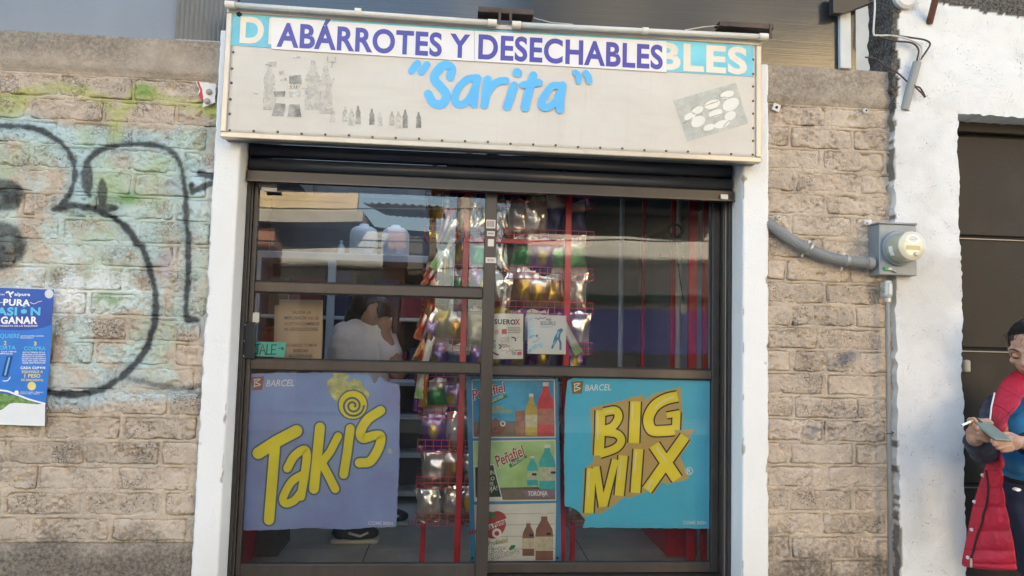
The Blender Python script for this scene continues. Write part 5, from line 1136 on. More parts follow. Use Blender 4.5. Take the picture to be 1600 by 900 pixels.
text('PURA', z((18, 138))[0], z((176, 142))[0], 36/k, Y-.0013, WHT, dp, .04); text('PASIÓN', z((-60, 196))[0], z((236, 196))[0], 44/k, Y-.0013, CY, dp, .04); text('GANAR', z((4, 246))[0], z((218, 246))[0], 40/k, Y-.0013, WHT, dp, .04); text('POR', z((-110, 246))[0], z((-10, 246))[0], 40/k, Y-.0013, WHT, dp, .04)
strk([(spline(z((178, 122), (200, 130), (225, 118), (245, 115)), 4), 1.6/k), (z((-10, 124), (16, 122)), 1.6/k)], 0, Y-.0013, WHT, dp, 'flourish')
text('EN LA TIENDITA DE LA ESQUINA!', z((-60, 264))[0], z((222, 264))[0], 9/k, Y-.0013, WHT, dp, .02); text('ADQUIERE', z((-50, 330))[0], z((114, 330))[0], 24/k, Y-.0013, CY, dp, .02)
for i, s in enumerate(('LECHE ALPURA CLÁSICA', 'DESLACTOSADA 1L')): text(s, z((120, 322+11*i))[0], z((258-60*i, 322+11*i))[0], 7/k, Y-.0013, WHT, dp, .02)
text('2', z((22, 370))[0], z((38, 370))[0], 22/k, Y-.0013, YB_, dp, .03); text('3', z((198, 374))[0], z((214, 374))[0], 22/k, Y-.0013, YB_, dp, .03); text('RECORTA', z((-70, 398))[0], z((92, 398))[0], 22/k, Y-.0013, CY, dp, .02); text('COMPRA', z((140, 402))[0], z((266, 402))[0], 22/k, Y-.0013, CY, dp, .02)
for i, s in enumerate(('EN TU TIENDA DE LA', 'ESQUINA CUALQUIER', 'PRODUCTO ALPURA Y', 'RECIBE UN DESCUENTO', 'DE $1 POR CADA CUPÓN', 'QUE ENTREGUES')): text(s, z((128+2*abs(i-3), 418+12.4*i))[0], z((270-2*abs(i-3), 418+12.4*i))[0], 7.5/k, Y-.0013, WHT, dp, .02)
for s, a, b, h, m_ in (('CADA CUPÓN', (120, 512), (264, 512), 14, WHT), ('EQUIVALE A', (128, 535), (252, 535), 14, YB_), ('1 PESO', (142, 562), (236, 562), 20, YB_), ('DE DESCUENTO', (124, 582), (252, 584), 12, YB_)): text(s, z(a)[0], z(b)[0], h/k, Y-.0013, m_, dp, .03)
for i, s in enumerate(('CON QUE VIENE', 'EL EMPAQUE')): text(s, z((-40, 414+12*i))[0], z((96-22*i, 414+12*i))[0], 7.5/k, Y-.0013, WHT, dp, .02)
pxpoly(circ(*z((186, 612))[0], 25/k, 20), Y-.0013, YB_, dp, 'coin'); pxpoly(circ(*z((97, 650))[0], 13/k, 16), Y-.0027, WHT, dp, 'coin'); pxpoly(circ(*z((288, 72))[0], 26/k, 20), Y-.0013, ink('grey_disc', (.62, .64, .68)), dp, 'corner_disc')
q2(z((38, 440), (75, 436), (45, 560), (8, 555)), (.02, .04, .22), 'carton_print', 3); strk([(z((54, 448), (30, 545)), 5/k)], 0, Y-.0025, CY, dp, 'carton_print'); strk([(spline(z((60, 560), (45, 580), (18, 582)), 3), 2.4/k)], 0, Y-.0019, WHT, dp, 'arrow')
for i in range(2): text('CONSULTA BASES Y TÉRMINOS', z((116, 650+9*i))[0], z((252-20*i, 652+9*i))[0], 6/k, Y-.0013, WHT, dp, .01)
# ================================================================== METER, PIPES, WIRES AND SMALL THINGS ON THE WALLS
M_GBOX = mat('grey_blue_enamel', (.22, .25, .28), .45, .1, .12, 10, dirt=.35, dirtcol=(.30, .28, .25)); M_GALV = mat('galvanised_steel', (.42, .42, .41), .42, .6, .12, 18)
M_GPVC = mat('grey_plastic_conduit', (.27, .275, .27), .5, var=.08, dirt=.3)
mt = thing('electric_meter', (1.87, -.03, 1.70), 'round electric meter on a grey box between block wall and white wall', 'meter')
A = at(1373.7, 347.5, -.055); B = at(1433, 431, -.055)
MB().box(A.x, B.x, -.055, .03, B.z, A.z-.006, .003).build('box', M_GBOX, mt); MB().box(A.x-.004, B.x+.003, -.059, .03, A.z-.0055, A.z+.003, .002).build('hood', M_GBOX, mt)
c = at(1426, 384, -.15)
MB().lathe([(.074, 0), (.076, .006), (.074, .014), (.067, .016)], (c.x, -.0555, c.z), (0, -1, 0), 36).build('socket_ring', M_GBOX, mt, False)
autosmooth(MB().lathe([(.0655, .0165), (.0655, .060), (.063, .078), (.0605, .086), (.002, .0865)], (c.x, -.0555, c.z), (0, -1, 0), 40).build('housing', mat('olive_smoked_plastic', (.36, .37, .29), .18, var=.08, coat=.5), mt))
fc = autosmooth(MB().lathe([(.0600, 0), (.0595, .006), (.055, .0095), (.03, .011), (.001, .0115)], (c.x, -.1425, c.z), (0, -1, 0), 40).build('face', mat('cream_dial', (.60, .57, .44), .22, var=.06, coat=.6), mt))
YF = -.1546
def fx(dx, dz): return (c.x+dx, YF, c.z+dz)
pl_ = [fx(-.036, .022), fx(-.022, .041), fx(0, .047), fx(.022, .041), fx(.036, .022), fx(.006, .006), fx(-.006, .006)]
mb = MB(); mb.poly([(p[0], p[2]) for p in pl_], YF, YF+.0008); mb.build('dial_plate', WHT, fc)
mb = MB(); 
for zz_, w in ((.036, .012), (.031, .02), (.025, .018), (.019, .012)): mb.box(c.x-w, c.x+w, YF-.0004, YF-.0001, c.z+zz_-.0012, c.z+zz_+.0012)
mb.build('dial_print', ink('grey_print', (.3, .3, .28)), fc)
MB().box(c.x-.030, c.x+.030, YF-.001, YF+.003, c.z-.016, c.z+.001, .001).build('display', mat('lcd_olive', (.34, .33, .20), .2), fc)
MB().lathe([(.010, 0), (.010, .005), (.008, .007)], (c.x+.012, YF+.001, c.z-.034), (0, -1, 0), 14).build('button', mat('beige_button', (.5, .47, .38), .35), fc)
for dz in (.008, -.022):
    t_ = R(188 if dz > 0 else 205); px_, pz_ = c.x+.0665*math.cos(t_), c.z+.0665*math.sin(t_)
    MB().obox(Matrix.Translation((px_, -.105, pz_)) @ Matrix.Rotation(-(t_-math.pi), 4, 'Y'), .0012, .011, .010).build('seal_label', WHT, mt)
a = at(1386, 420, -.058); MB().box(a.x-.014, a.x+.002, -.066, -.0555, a.z-.007, a.z+.007, .002).build('seal_tag', mat('green_plastic', (.01, .30, .10), .35), mt); MB().box(a.x+.0025, a.x+.02, -.065, -.0555, a.z-.006, a.z+.006, .002).build('seal_tag', M_LBL, mt)
MB().tube([(a.x+.02, -.06, a.z-.004), (a.x+.03, -.064, a.z-.01), (a.x+.042, -.058, a.z-.014)], .004, 7).build('latch', M_GALV, mt)
a = at(1357, 347, .0); MB().box(a.x-.014, a.x+.02, .004, .010, a.z-.012, a.z+.012, .003).build('mounting_tab', M_LBL, mt); MB().lathe([(.005, 0), (.005, .004), (.002, .005)], (a.x-.004, .004, a.z-.002), (0, -1, 0), 10).build('mounting_screw', M_GALV, mt)
# flexible conduit
path = spline([at(u, v, y) for u, v, y in ((1196, 344, .05), (1206, 353, .005), (1232, 372, -.012), (1262, 389, -.018), (1296, 402, -.022), (1330, 409, -.025), (1364, 411, -.025))], 14)
fc_ = thing('flexible_conduit', path[0], 'ribbed grey flexible conduit running from white pillar to the meter', 'conduit')
dense = spline([Vector(p) for p in path], 4); dense = [Vector(p) for p in dense]
MB().tube(dense, [.0235 if i % 4 < 2 else .0205 for i in range(len(dense))], 14).build('hose', M_GPVC, fc_, False)
def clamp(u, v, ang, i):
    p = at(u, v, -.02); d = Vector((math.cos(ang), 0, -math.sin(ang)))
    MB().tube([p-d*.005, p+d*.005], .0262, 16).build('clamp', M_GALV, fc_)
    n = Vector((math.sin(ang), 0, math.cos(ang)))
    for s in (-1, 1):
        q = p+n*s*.032; MB().obox(Matrix.Translation((q.x, .004, q.z)) @ Matrix.Rotation(ang, 4, 'Y'), .005, .003, .008, .002).build('clamp_tab', M_LBL, fc_)
clamp(1264, 388, .5, 0); clamp(1322, 407.5, .17, 1)
p = at(1358, 411, -.025); MB().tube([p-Vector((.012, 0, 0)), p+Vector((.014, 0, 0))], .027, 16).build('coupling', M_GPVC, fc_)
# conduit body and pipe below the meter
vp = thing('conduit_pipe', at(1390, 900, 0), 'thin grey pipe running down the edge of the white wall below the meter', 'pipe')
a = at(1388, 437, -.03); b = at(1388, 466, -.03); MB().box(a.x-.017, a.x+.017, -.040, .01, b.z, a.z, .014, 3).build('conduit_body', mat('cast_aluminium', (.50, .51, .51), .45, .4), vp)
MB().box(a.x-.009, a.x+.009, -.0435, -.0405, b.z+.014, a.z-.014, .006, 2).build('cover_plate', M_LBL, vp)
q = at(1379, 452, -.02); MB().tube([q-Vector((.006, 0, 0)), Vector((a.x-.0165, -.02, q.z))], .010, 12).build('stub', M_GPVC, vp)
MB().tube([(a.x+.001, -.02, b.z+.004), (a.x+.001, -.02, b.z-.03), (a.x+.002, -.017, .9), (a.x, -.016, .1)], .0095, 12).build('pipe', mat('dull_grey_pipe', (.24, .24, .235), .5, .3), vp, True); MB().tube([(a.x+.001, -.02, b.z+.002), (a.x+.001, -.02, b.z-.016)], .015, 12).build('nut', M_GALV, vp)
w0 = at(1391, 680, -.02); MB().tube([(w0.x+.014*math.cos(t), -.018+.014*math.sin(t), w0.z+.006*t/3) for t in np.linspace(0, 9, 22)], .002, 5).build('tie_wire', M_RST, vp)
# pipe stub with loose wires up high
st = thing('conduit_stub', at(1413, 172, -.02), 'leaning grey conduit stub with loose wires on the white wall', 'conduit')
A = at(1413, 172, -.012); B = at(1433, 97, -.05); MB().tube([A, A.lerp(B, .3), B], .0175, 14, False).build('pipe', M_GPVC, st, True); d = (B-A).normalized(); MB().tube([B-d*.06, B-d*.001], .0145, 12).build('dark_bore', M_DARK, st)
z = zz(1360, 0, 3.75)
M_CW = mat('white_cable', (.58, .56, .52), .5); M_CB = mat('dark_brown_cable', (.055, .035, .028), .55)
for L_, m_, r_, lab in ((((25, -60), (25, 60), (18, 190), (40, 208), (120, 208), (200, 222), (270, 250), (302, 285), (288, 352)), M_CW, .0042, 'white wire hanging down and bending into the conduit stub'), (((100, 205), (180, 212), (250, 222), (320, 234), (350, 258), (325, 305), (292, 350)), M_CB, .004, 'outer dark brown wire looping into the conduit stub'), (((40, 214), (150, 240), (230, 248), (268, 268), (283, 300), (272, 356)), M_CB, .004, 'inner dark brown wire bending into the conduit stub'), (((-30, 335), (30, 345), (70, 375), (160, 428), (215, 478)), M_CB, .0036, 'dark brown wire slanting from the block wall to the stub'), (((240, 440), (250, 480), (266, 512), (300, 545), (320, 570), (312, 548), (290, 514), (264, 506)), M_CB, .0036, 'short brown wire end hanging from the conduit stub')):
    pts = spline([at(u, v, -.045) for u, v in z(*L_)], 5); tag(MB().tube(pts, r_, 7).build('loose_wire', m_, None, True), lab, 'wire')
tag(MB().tube([at(1463, -6, -.10), at(1452, 36, -.012)], .0145, 12).build('rusty_pipe', mat('rusty_iron', (.16, .075, .05), .8, .2, .35, 30, bump=.002)), 'rusty brown pipe stub jutting from the top of the white wall', 'pipe')
a = at(1302, -8, -.03); b = at(1366, 20, -.03); mb = MB(); mb.poly([(q.x, q.z) for q in (at(1302, -12, -.03), at(1302, 20, -.03), at(1318, 20, -.03), at(1367, 2, -.03), at(1367, -12, -.03))], -.03, .003); tag(mb.build('dark_steel_bracket', M_BRND), 'dark steel bracket at the top of the pale steel upright', 'bracket')
p = at(1415, 0, -.03); tag(MB().lathe([(.05, 0), (.052, .02), (.04, .03), (.002, .032)], (p.x, -.012, p.z+.012), (0, -1, 0), 24).build('cable_box', M_LBL), 'round white cable box at the very top of the white wall', 'box')
# gap between block wall and white wall
# small fixings
def washer(u, v, r, sq, lab):
    p = at(u, v, .008); mb = MB()
    if sq: mb.obox(Matrix.Translation((p.x, .008, p.z)) @ Matrix.Rotation(.4, 4, 'Y'), r, .003, r, .001)
    else: mb.lathe([(r, 0), (r, .004), (r*.8, .006), (r*.4, .006)], (p.x, .012, p.z), (0, -1, 0), 16)
    o = mb.build('anchor_plate', M_LBL); tag(o, lab, 'fixing'); MB().lathe([(r*.4, 0), (r*.35, .003), (.001, .0035)], (p.x, .0048, p.z), (0, -1, 0), 10).build('bolt', M_DARK, o)
washer(1213, 168, .016, True, 'square white anchor plate on the block wall beside the sign'); washer(1353, 173, .011, False, 'round white washer high on the right block wall'); washer(1217, 340, .009, False, 'small grey bolt above the flexible conduit')
sc_ = sheet('torn_sign_scrap', jag([(306, 127), (337, 131), (336, 160), (316, 168), (318, 155), (309, 146), (312, 140)], .8, 9, 4), .006, mat('white_enamel_scrap', (.70, .69, .67), .45), 'torn white and red sign scrap with two bolts on the graffiti wall', 'sign', .002)
pxpoly(jag([(307, 127.5), (311, 128), (316, 140), (317.5, 152), (315, 158), (310, 148), (313, 141)], .4, 4, 3), .0052, ink('scrap_red', (.5, .02, .03)), sc_, 'red_edge')
for u, v in ((327, 144), (324, 158.5)): p = at(u, v, .006); MB().lathe([(.0125, 0), (.0125, .004), (.006, .006), (.006, .009), (.001, .0095)], (p.x, .0055, p.z), (0, -1, 0), 14).build('bolt', mat('grey_bolt', (.3, .28, .26), .5, .5), sc_)
# ================================================================== PEOPLE
def capsule(mb, p0, p1, r0, r1, n=14, m=5):
    p0 = Vector(p0); p1 = Vector(p1); d = p1-p0; L_ = d.length
    if L_ < 1e-5: p1 = p0+Vector((0, 0, 1e-4)); d = p1-p0; L_ = d.length
    prof = [(max(r0*math.sin(a), 1e-4), -r0*math.cos(a)) for a in np.linspace(0, math.pi/2, m)]+[(max(r1*math.cos(a), 1e-4), L_+r1*math.sin(a)) for a in np.linspace(0, math.pi/2, m)]
    mb.lathe(prof, p0, d, n)
def ell(mb, c, r, rot=None, n=18):
    c = Vector(c); V0 = len(mb.v)
    prof = [(max(math.sin(a), 1e-3), -math.cos(a)) for a in np.linspace(0, math.pi, 11)]
    mb.lathe(prof, (0, 0, 0), (0, 0, 1), n)
    for i in range(V0, len(mb.v)):
        v = Vector(mb.v[i]); v = Vector((v.x*r[0], v.y*r[1], v.z*r[2]))
        mb.v[i] = tuple(c+(rot @ v if rot else v))
def chain(mb, pts, rs, n=14):
    for i in range(len(pts)-1): capsule(mb, pts[i], pts[i+1], rs[i], rs[i+1], n)
def fuse(name, mb, m, parent, voxel=.005, it=4, fac=.5, disp=None):
    """join overlapping volumes into ONE continuous skin"""
    o = mb.build(name+'_tmp', m); a = o.modifiers.new('r', 'REMESH'); a.mode = 'VOXEL'; a.voxel_size = voxel
    b = o.modifiers.new('s', 'SMOOTH'); b.factor = fac; b.iterations = it
    dg = bpy.context.evaluated_depsgraph_get(); me = bpy.data.meshes.new_from_object(o.evaluated_get(dg)); me.name = name
    old = o.data; bpy.data.objects.remove(o); bpy.data.meshes.remove(old)
    if disp:
        co = np.empty(len(me.vertices)*3, np.float32); me.vertices.foreach_get('co', co); co = co.reshape(-1, 3)
        nr = np.empty(len(me.vertices)*3, np.float32); me.vertices.foreach_get('normal', nr); nr = nr.reshape(-1, 3)
        co = co+nr*disp(co)[:, None]; me.vertices.foreach_set('co', co.ravel()); me.update()
    me.materials.clear(); me.materials.append(m); me.polygons.foreach_set('use_smooth', [True]*len(me.polygons))
    return put(bpy.data.objects.new(name, me), parent)
def folds(sc, amp, seed=0, dirz=1.0):
    def f(co):
        x, y, z = co[:, 0].astype(float), co[:, 1].astype(float), co[:, 2].astype(float)
        return (fbm(x*sc+y*sc*.6+z*sc*.5*dirz+seed, z*sc-x*sc*.3, seed, 3)-.5)*amp
    return f
def skin_mat(name, c):
    m = mat(name, c, .55, var=.16, scale=40, bump=.0012, bscale=220); b = m.node_tree.nodes['Principled BSDF']
    b.inputs['Subsurface Weight'].default_value = .12; b.inputs['Subsurface Radius'].default_value = (.01, .004, .002); return m
M_SKIN = skin_mat('skin', (.42, .24, .165)); M_HAIR = mat('black_hair', (.014, .010, .009), .38, var=.5, scale=60, bump=.003, bscale=90, stretch=(1, 1, .25))
M_BT = mat('blue_knit', (.030, .17, .36), .8, var=.10, scale=20, bump=.004, bscale=30, spec=.2); M_NVY = mat('navy_shell_fabric', (.014, .021, .045), .6, var=.25, scale=30, bump=.005, bscale=34)
M_RDF = mat('red_quilted_lining', (.44, .010, .035), .6, var=.16, scale=14, bump=.006, bscale=38); M_JNS = mat('dark_blue_denim', (.014, .022, .052), .85, var=.25, scale=26, bump=.0006, bscale=500); M_BLKF = mat('black_fabric', (.010, .010, .012), .85)
M_WSH = mat('white_cotton', (.85, .78, .80), .85, var=.05, scale=8, bump=.001, bscale=60)

# ---- woman with a phone at the brown door
PY = -.20
def q(u, v, dy=0.0): return at(u, v, PY+dy)
pw_ = thing('person', (2.27, PY, 0), 'woman in open red-lined navy jacket and blue top looking at her phone', 'person')
hc = q(1612, 546, -.01)
rotH = Euler((R(20), R(0), R(-60)), 'XYZ').to_matrix()          # bows the head and turns it towards the phone
def H(x, y, z_): return hc + rotH @ Vector((x, y, z_))             # head space: face looks to -y
b = MB()
ell(b, H(0, .012, .022), (.074, .092, .092), rotH); ell(b, H(0, -.018, -.040), (.058, .066, .068), rotH); ell(b, H(0, -.045, -.088), (.028, .026, .022), rotH)     # skull, face, chin
capsule(b, H(-.045, -.01, -.045), H(-.018, -.045, -.092), .022, .016); capsule(b, H(.045, -.01, -.045), H(.018, -.045, -.092), .022, .016)                   # jaw
capsule(b, H(0, -.078, .012), H(0, -.098, -.026), .008, .0125); ell(b, H(-.011, -.090, -.029), (.007, .008, .006), rotH); ell(b, H(.011, -.090, -.029), (.007, .008, .006), rotH)   # nose
ell(b, H(0, -.079, -.055), (.022, .010, .006), rotH); ell(b, H(0, -.077, -.065), (.019, .010, .007), rotH)                                               # lips
capsule(b, H(-.052, -.058, .020), H(-.012, -.079, .020), .010, .011); capsule(b, H(.052, -.058, .020), H(.012, -.079, .020), .010, .011)                     # brow ridge
ell(b, H(-.033, -.070, -.002), (.015, .010, .009), rotH); ell(b, H(.033, -.070, -.002), (.015, .010, .009), rotH)                                        # lowered lids
ell(b, H(-.045, -.048, -.030), (.020, .020, .018), rotH); ell(b, H(.045, -.048, -.030), (.020, .020, .018), rotH)
for s in (-1, 1): ell(b, H(s*.076, .012, -.012), (.008, .018, .030), rotH)                                                                              # ears
neck = q(1614, 618, .03); chain(b, [H(0, .02, -.07), neck], [.048, .052])
shR = q(1572, 640, .03); shL = q(1662, 636, .03); chest = q(1618, 668, 0)
chain(b, [neck, shR], [.05, .045]); chain(b, [neck, shL], [.05, .045]); ell(b, chest, (.125, .09, .15)); hip = q(1618, 775, .02); ell(b, q(1617, 725, .01), (.118, .085, .14)); ell(b, hip, (.135, .10, .12))
elR = q(1540, 706, -.09); wrR = q(1522, 684, -.24); elL = q(1668, 722, -.08); wrL = q(1605, 693, -.235)
chain(b, [shR, elR, wrR], [.043, .038, .026]); chain(b, [shL, elL, wrL], [.043, .038, .026])
# right hand: palm at the phone's left edge, four fingers round its back, thumb on the rim
HY = -.255
palm = [q(1519, 676, HY+.02), q(1524, 668, HY-.0)]
chain(b, [wrR, palm[0], palm[1]], [.025, .021, .017])
ell(b, q(1522, 671, HY+.005), (.020, .016, .024))
for pts in ([(1519, 661, .005), (1515, 657, -.012), (1521, 655, -.026), (1525, 659, -.030)], [(1521, 666, .0), (1526, 669, -.022), (1536, 673, -.030), (1543, 675, -.026)], [(1522, 672, .0), (1529, 677, -.022), (1541, 681, -.030), (1550, 683, -.026)], [(1523, 679, .004), (1530, 684, -.018), (1541, 688, -.027), (1549, 688, -.022)]):
    chain(b, [q(u, v, HY+d) for u, v, d in pts], [.0105, .0098, .0088, .0076], 10)
chain(b, [q(1524, 667, HY+.01), q(1533, 659, HY+.014), q(1543, 657, HY+.012), q(1549, 661, HY+.004)], [.0115, .0105, .0095, .008], 10)
# left hand: fingers from the right support the lower edge
chain(b, [wrL, q(1590, 690, HY-.03)], [.025, .022]); ell(b, q(1585, 692, HY-.045), (.028, .017, .026))
for pts in ([(1578, 685, -.006), (1564, 685.5, -.020), (1550.5, 688, -.027)], [(1577, 690.5, -.010), (1564, 692, -.024), (1554, 694, -.029)], [(1578, 696, -.008), (1567, 698, -.022), (1559, 699.5, -.026)], [(1580, 701, -.002), (1572, 703, -.014), (1566, 703.5, -.018)]):
    chain(b, [q(u, v, HY-.055+d) for u, v, d in pts], [.0105, .0098, .0084], 10)
chain(b, [q(1588, 684, HY-.03), q(1578, 679, HY-.03), q(1568, 678, HY-.035)], [.012, .0105, .0085], 10)
# legs
hR = hip+Vector((-.07, 0, -.05)); hL = hip+Vector((.07, 0, -.05)); kR = Vector((hip.x+.0, PY-.03, .48)); kL = Vector((hip.x+.12, PY-.02, .48)); aR = Vector((hip.x+.03, PY+.03, .09)); aL = Vector((hip.x+.15, PY+.02, .09))
for h_, k_, a_ in ((hR, kR, aR), (hL, kL, aL)): chain(b, [h_, k_, a_, a_+Vector((0, -.12, -.05))], [.082, .052, .035, .032])
fuse('body', b, M_SKIN, pw_, .0036, 2, .4)
# hair: pulled back with a knot
b = MB(); CC = (0, .020, .030); CR = (.0805, .0945, .0905); ell(b, H(*CC), CR, rotH); ell(b, H(0, .105, .055), (.04, .04, .045), rotH); ell(b, H(-.066, .022, .004), (.016, .034, .046), rotH); ell(b, H(.066, .022, .004), (.016, .034, .046), rotH)
fuse('hair', b, M_HAIR, pw_, .0045, 2, .5, folds(60, .004, 4, .3))
hs_ = MB(); rh = random.Random(8)
def scalp(d): d = d.normalized(); return Vector((CC[0]+d.x*CR[0]*1.012, CC[1]+d.y*CR[1]*1.012, CC[2]+d.z*CR[2]*1.012))
for k in range(260):
    a0 = rh.uniform(-1.75, 1.75); el0 = .42+.30*math.cos(a0*1.2)+rh.uniform(-.12, .25); d0 = Vector((math.sin(a0)*math.cos(el0), -math.cos(a0)*math.cos(el0), math.sin(el0))); d1 = Vector((rh.uniform(-.2, .2), 1, .35+rh.uniform(-.25, .3)))
    mid = (d0.normalized()+d1.normalized()+Vector((0, 0, .5))).normalized(); pts = [d0, d0.lerp(mid, .5), mid, mid.lerp(d1.normalized(), .5), d1]
    hs_.tube([H(*(scalp(p_)+Vector((0, 0, rh.uniform(0, .002))))) for p_ in pts], .0011, 4, False)
for k in range(40):
    a0 = rh.uniform(-1.6, .6); d0 = Vector((math.sin(a0), -math.cos(a0), .35+.3*math.cos(a0)+rh.uniform(-.3, .3))); p0 = scalp(d0); dd = Vector((math.sin(a0)+rh.uniform(-.6, .6), -math.cos(a0)+rh.uniform(-.6, .6), rh.uniform(-1, .6))).normalized()*rh.uniform(.006, .014)
    hs_.tube([H(*p0), H(*(p0+dd)), H(*(p0+dd*1.5+Vector((0, 0, -.007))))], .0006, 4, False)
hs_.build('loose_hair', M_HAIR, pw_)
for s in (-1, 1):
    MB().tube([H(s*.014, -.089, .022), H(s*.032, -.083, .029), H(s*.052, -.066, .022)], [.0030, .0036, .0018], 6).build('eyebrow', M_HAIR, pw_)
    MB().tube([H(s*.020, -.080, -.009), H(s*.034, -.078, -.0115), H(s*.049, -.068, -.007)], [.0014, .0022, .0016], 6).build('eyelashes', M_HAIR, pw_)
MB().tube([H(-.020, -.086, -.060), H(0, -.090, -.0605), H(.020, -.086, -.060)], [.0012, .0022, .0012], 6).build('mouth_line', mat('lip', (.30, .10, .085), .45), pw_)
# blue top
b = MB(); ell(b, chest, (.137, .103, .155)); ell(b, q(1617, 725, .005), (.133, .10, .13)); chain(b, [neck+Vector((0, .0, -.035)), shR], [.05, .052]); chain(b, [neck+Vector((0, 0, -.035)), shL], [.05, .052])
ell(b, q(1596, 668, -.06), (.055, .045, .055)); ell(b, q(1578, 668, -.02), (.045, .05, .06)); ell(b, q(1640, 668, -.06), (.055, .045, .055)); b.box(q(1563, 700).x, q(1672, 700).x, PY-.085, PY+.10, q(1612, 739).z, q(1612, 700).z, .04, 3)
fuse('blue_top', b, M_BT, pw_, .006, 6, .5, folds(16, .010, 7))
b = MB(); ell(b, q(1618, 748, .01), (.129, .098, .05)); fuse('waistband', b, M_BLKF, pw_, .006, 3)
b = MB(); ell(b, hip+Vector((0, 0, .0)), (.150, .118, .135))
for h_, k_, a_ in ((hR, kR, aR), (hL, kL, aL)): chain(b, [h_, k_, a_+Vector((0, 0, .02))], [.094, .064, .052])
fuse('jeans', b, M_JNS, pw_, .007, 4, .5, folds(18, .010, 2))
pt = q(1590, 765, -.115); mb = MB(); mb.poly([(pt.x+.012*math.cos(t), pt.z+.006*math.sin(t)) for t in [k*math.pi/6 for k in range(12)]][::1], pt.y-.004, pt.y+.012); mb.build('torn_patch', M_WSH, pw_)
for a_ in (aR, aL):
    b = MB(); ell(b, a_+Vector((0, -.07, -.045)), (.045, .125, .045)); chain(b, [a_, a_+Vector((0, 0, -.04))], [.045, .045]); fuse('shoe', b, M_BLKF, pw_, .007, 3)
# navy jacket: sleeves, back shell
b = MB(); chain(b, [shR+Vector((-.012, .02, .0)), elR+Vector((0, .01, 0)), wrR.lerp(elR, .22)], [.058, .050, .042]); fuse('sleeve', b, M_NVY, pw_, .006, 3, .5, folds(26, .014, 5, -1.5))
b = MB(); chain(b, [shL+Vector((.012, .02, .0)), elL+Vector((0, .01, 0)), wrL.lerp(elL, .12)], [.066, .058, .044]); fuse('sleeve', b, M_NVY, pw_, .006, 3, .5, folds(26, .014, 8, -1.5))
MB().tube([wrL.lerp(elL, .16), wrL.lerp(elL, .02)], .0445, 20).build('cuff', M_NVY, pw_, True)
b = MB(); ell(b, chest+Vector((0, .06, 0)), (.165, .085, .17)); ell(b, hip+Vector((0, .07, .02)), (.165, .075, .24)); fuse('jacket_back', b, M_NVY, pw_, .008, 4, .5, folds(12, .014, 3))
def quilt(name, rows, m, th=.016, puffs=(), nu=18, seed=0):
    """padded cloth between a left and a right edge: rows of (uL, vL, dyL, uR, vR, dyR)"""
    Lf = spline([q(r[0], r[1], r[2]) for r in rows], 14); Rf = spline([q(r[3], r[4], r[5]) for r in rows], 14); n = len(Lf)
    P = []; F = []
    for i in range(n):
        a = np.array(Lf[i]); c = np.array(Rf[i]); t = i/(n-1)
        sm_ = [-.02]+list(puffs)+[1.02]
        for pa, pb in zip(sm_[:-1], sm_[1:]):
            if pa <= t <= pb: pf = max(0, math.sin(math.pi*(t-pa)/(pb-pa)))**.45
        for k in range(nu+1):
            s = k/nu; p = a+(c-a)*s
            bul = math.sin(math.pi*min(max(s, 0), 1))**.5*.034*(.2+.8*pf)+(float(fbm(np.array([s*4+seed]), np.array([t*9+seed]), 3, 3)[0])-.5)*.026*math.sin(math.pi*s)
            P.append((p[0], p[1]-bul, p[2]))
    for i in range(n-1):
        for k in range(nu): x = i*(nu+1)+k; F.append((x, x+nu+1, x+nu+2, x+1))
    o = mk(name, P, F, m, pw_, True); s_ = o.modifiers.new('t', 'SOLIDIFY'); s_.thickness = th; s_.offset = -1
    for pz in puffs:
        i = min(n-1, int(round(pz*(n-1)))); MB().tube([Vector(P[i*(nu+1)+k])+Vector((0, -.0006, 0)) for k in range(nu+1)], .0015, 5).build('seam', mat('dark_red_seam', (.27, .006, .02), .7), pw_)
    return o
flap = quilt('jacket_flap', [(1549, 690, -.06, 1558, 690, -.10), (1544, 715, -.045, 1560, 715, -.105), (1532, 750, -.015, 1564, 750, -.11), (1520, 790, .01, 1571, 790, -.11), (1509, 845, .03, 1583, 845, -.11), (1503, 878, .035, 1588, 880, -.10), (1506, 885, .035, 1586, 886, -.10)], M_RDF, .007, (.14, .26, .38, .50, .61, .72, .83, .93), 22, 3)
quilt('jacket_collar', [(1602, 573, .06, 1606, 592, -.03), (1583, 581, .03, 1607, 604, -.07), (1566, 596, -.005, 1600, 617, -.11), (1555, 617, -.04, 1588, 636, -.14), (1549, 642, -.075, 1572, 656, -.155), (1551, 665, -.09, 1560, 672, -.15), (1550, 692, -.06, 1558, 692, -.10)], M_RDF, .008, (.2, .4, .6), 14, 9)
mir = lambda rows: [(3236-r[3], r[4], r[5], 3236-r[0], r[1], r[2]) for r in rows]
quilt('jacket_flap', mir([(1549, 690, -.06, 1558, 690, -.10), (1544, 715, -.045, 1560, 715, -.105), (1540, 750, -.015, 1564, 750, -.11), (1535, 790, .01, 1567, 790, -.11), (1530, 845, .03, 1572, 845, -.11), (1527, 878, .035, 1574, 880, -.10), (1528, 885, .035, 1573, 886, -.10)]), M_RDF, .007, (.14, .26, .38, .50, .61, .72, .83, .93), 18, 5)
quilt('jacket_collar', mir([(1602, 573, .06, 1606, 592, -.03), (1583, 581, .03, 1607, 604, -.07), (1566, 596, -.005, 1600, 617, -.11), (1555, 617, -.04, 1588, 636, -.14), (1549, 642, -.075, 1572, 656, -.14), (1551, 665, -.08, 1560, 672, -.13), (1550, 692, -.06, 1558, 692, -.10)]), M_RDF, .008, (.2, .4, .6), 14, 4)
MB().tube([q(u, v, d) for u, v, d in ((1554, 614, -.062), (1549, 636, -.10), (1547, 656, -.115))], .003, 6).build('piping', M_LBL, pw_)
M_ZIP = mat('dark_zip', (.02, .012, .012), .5)
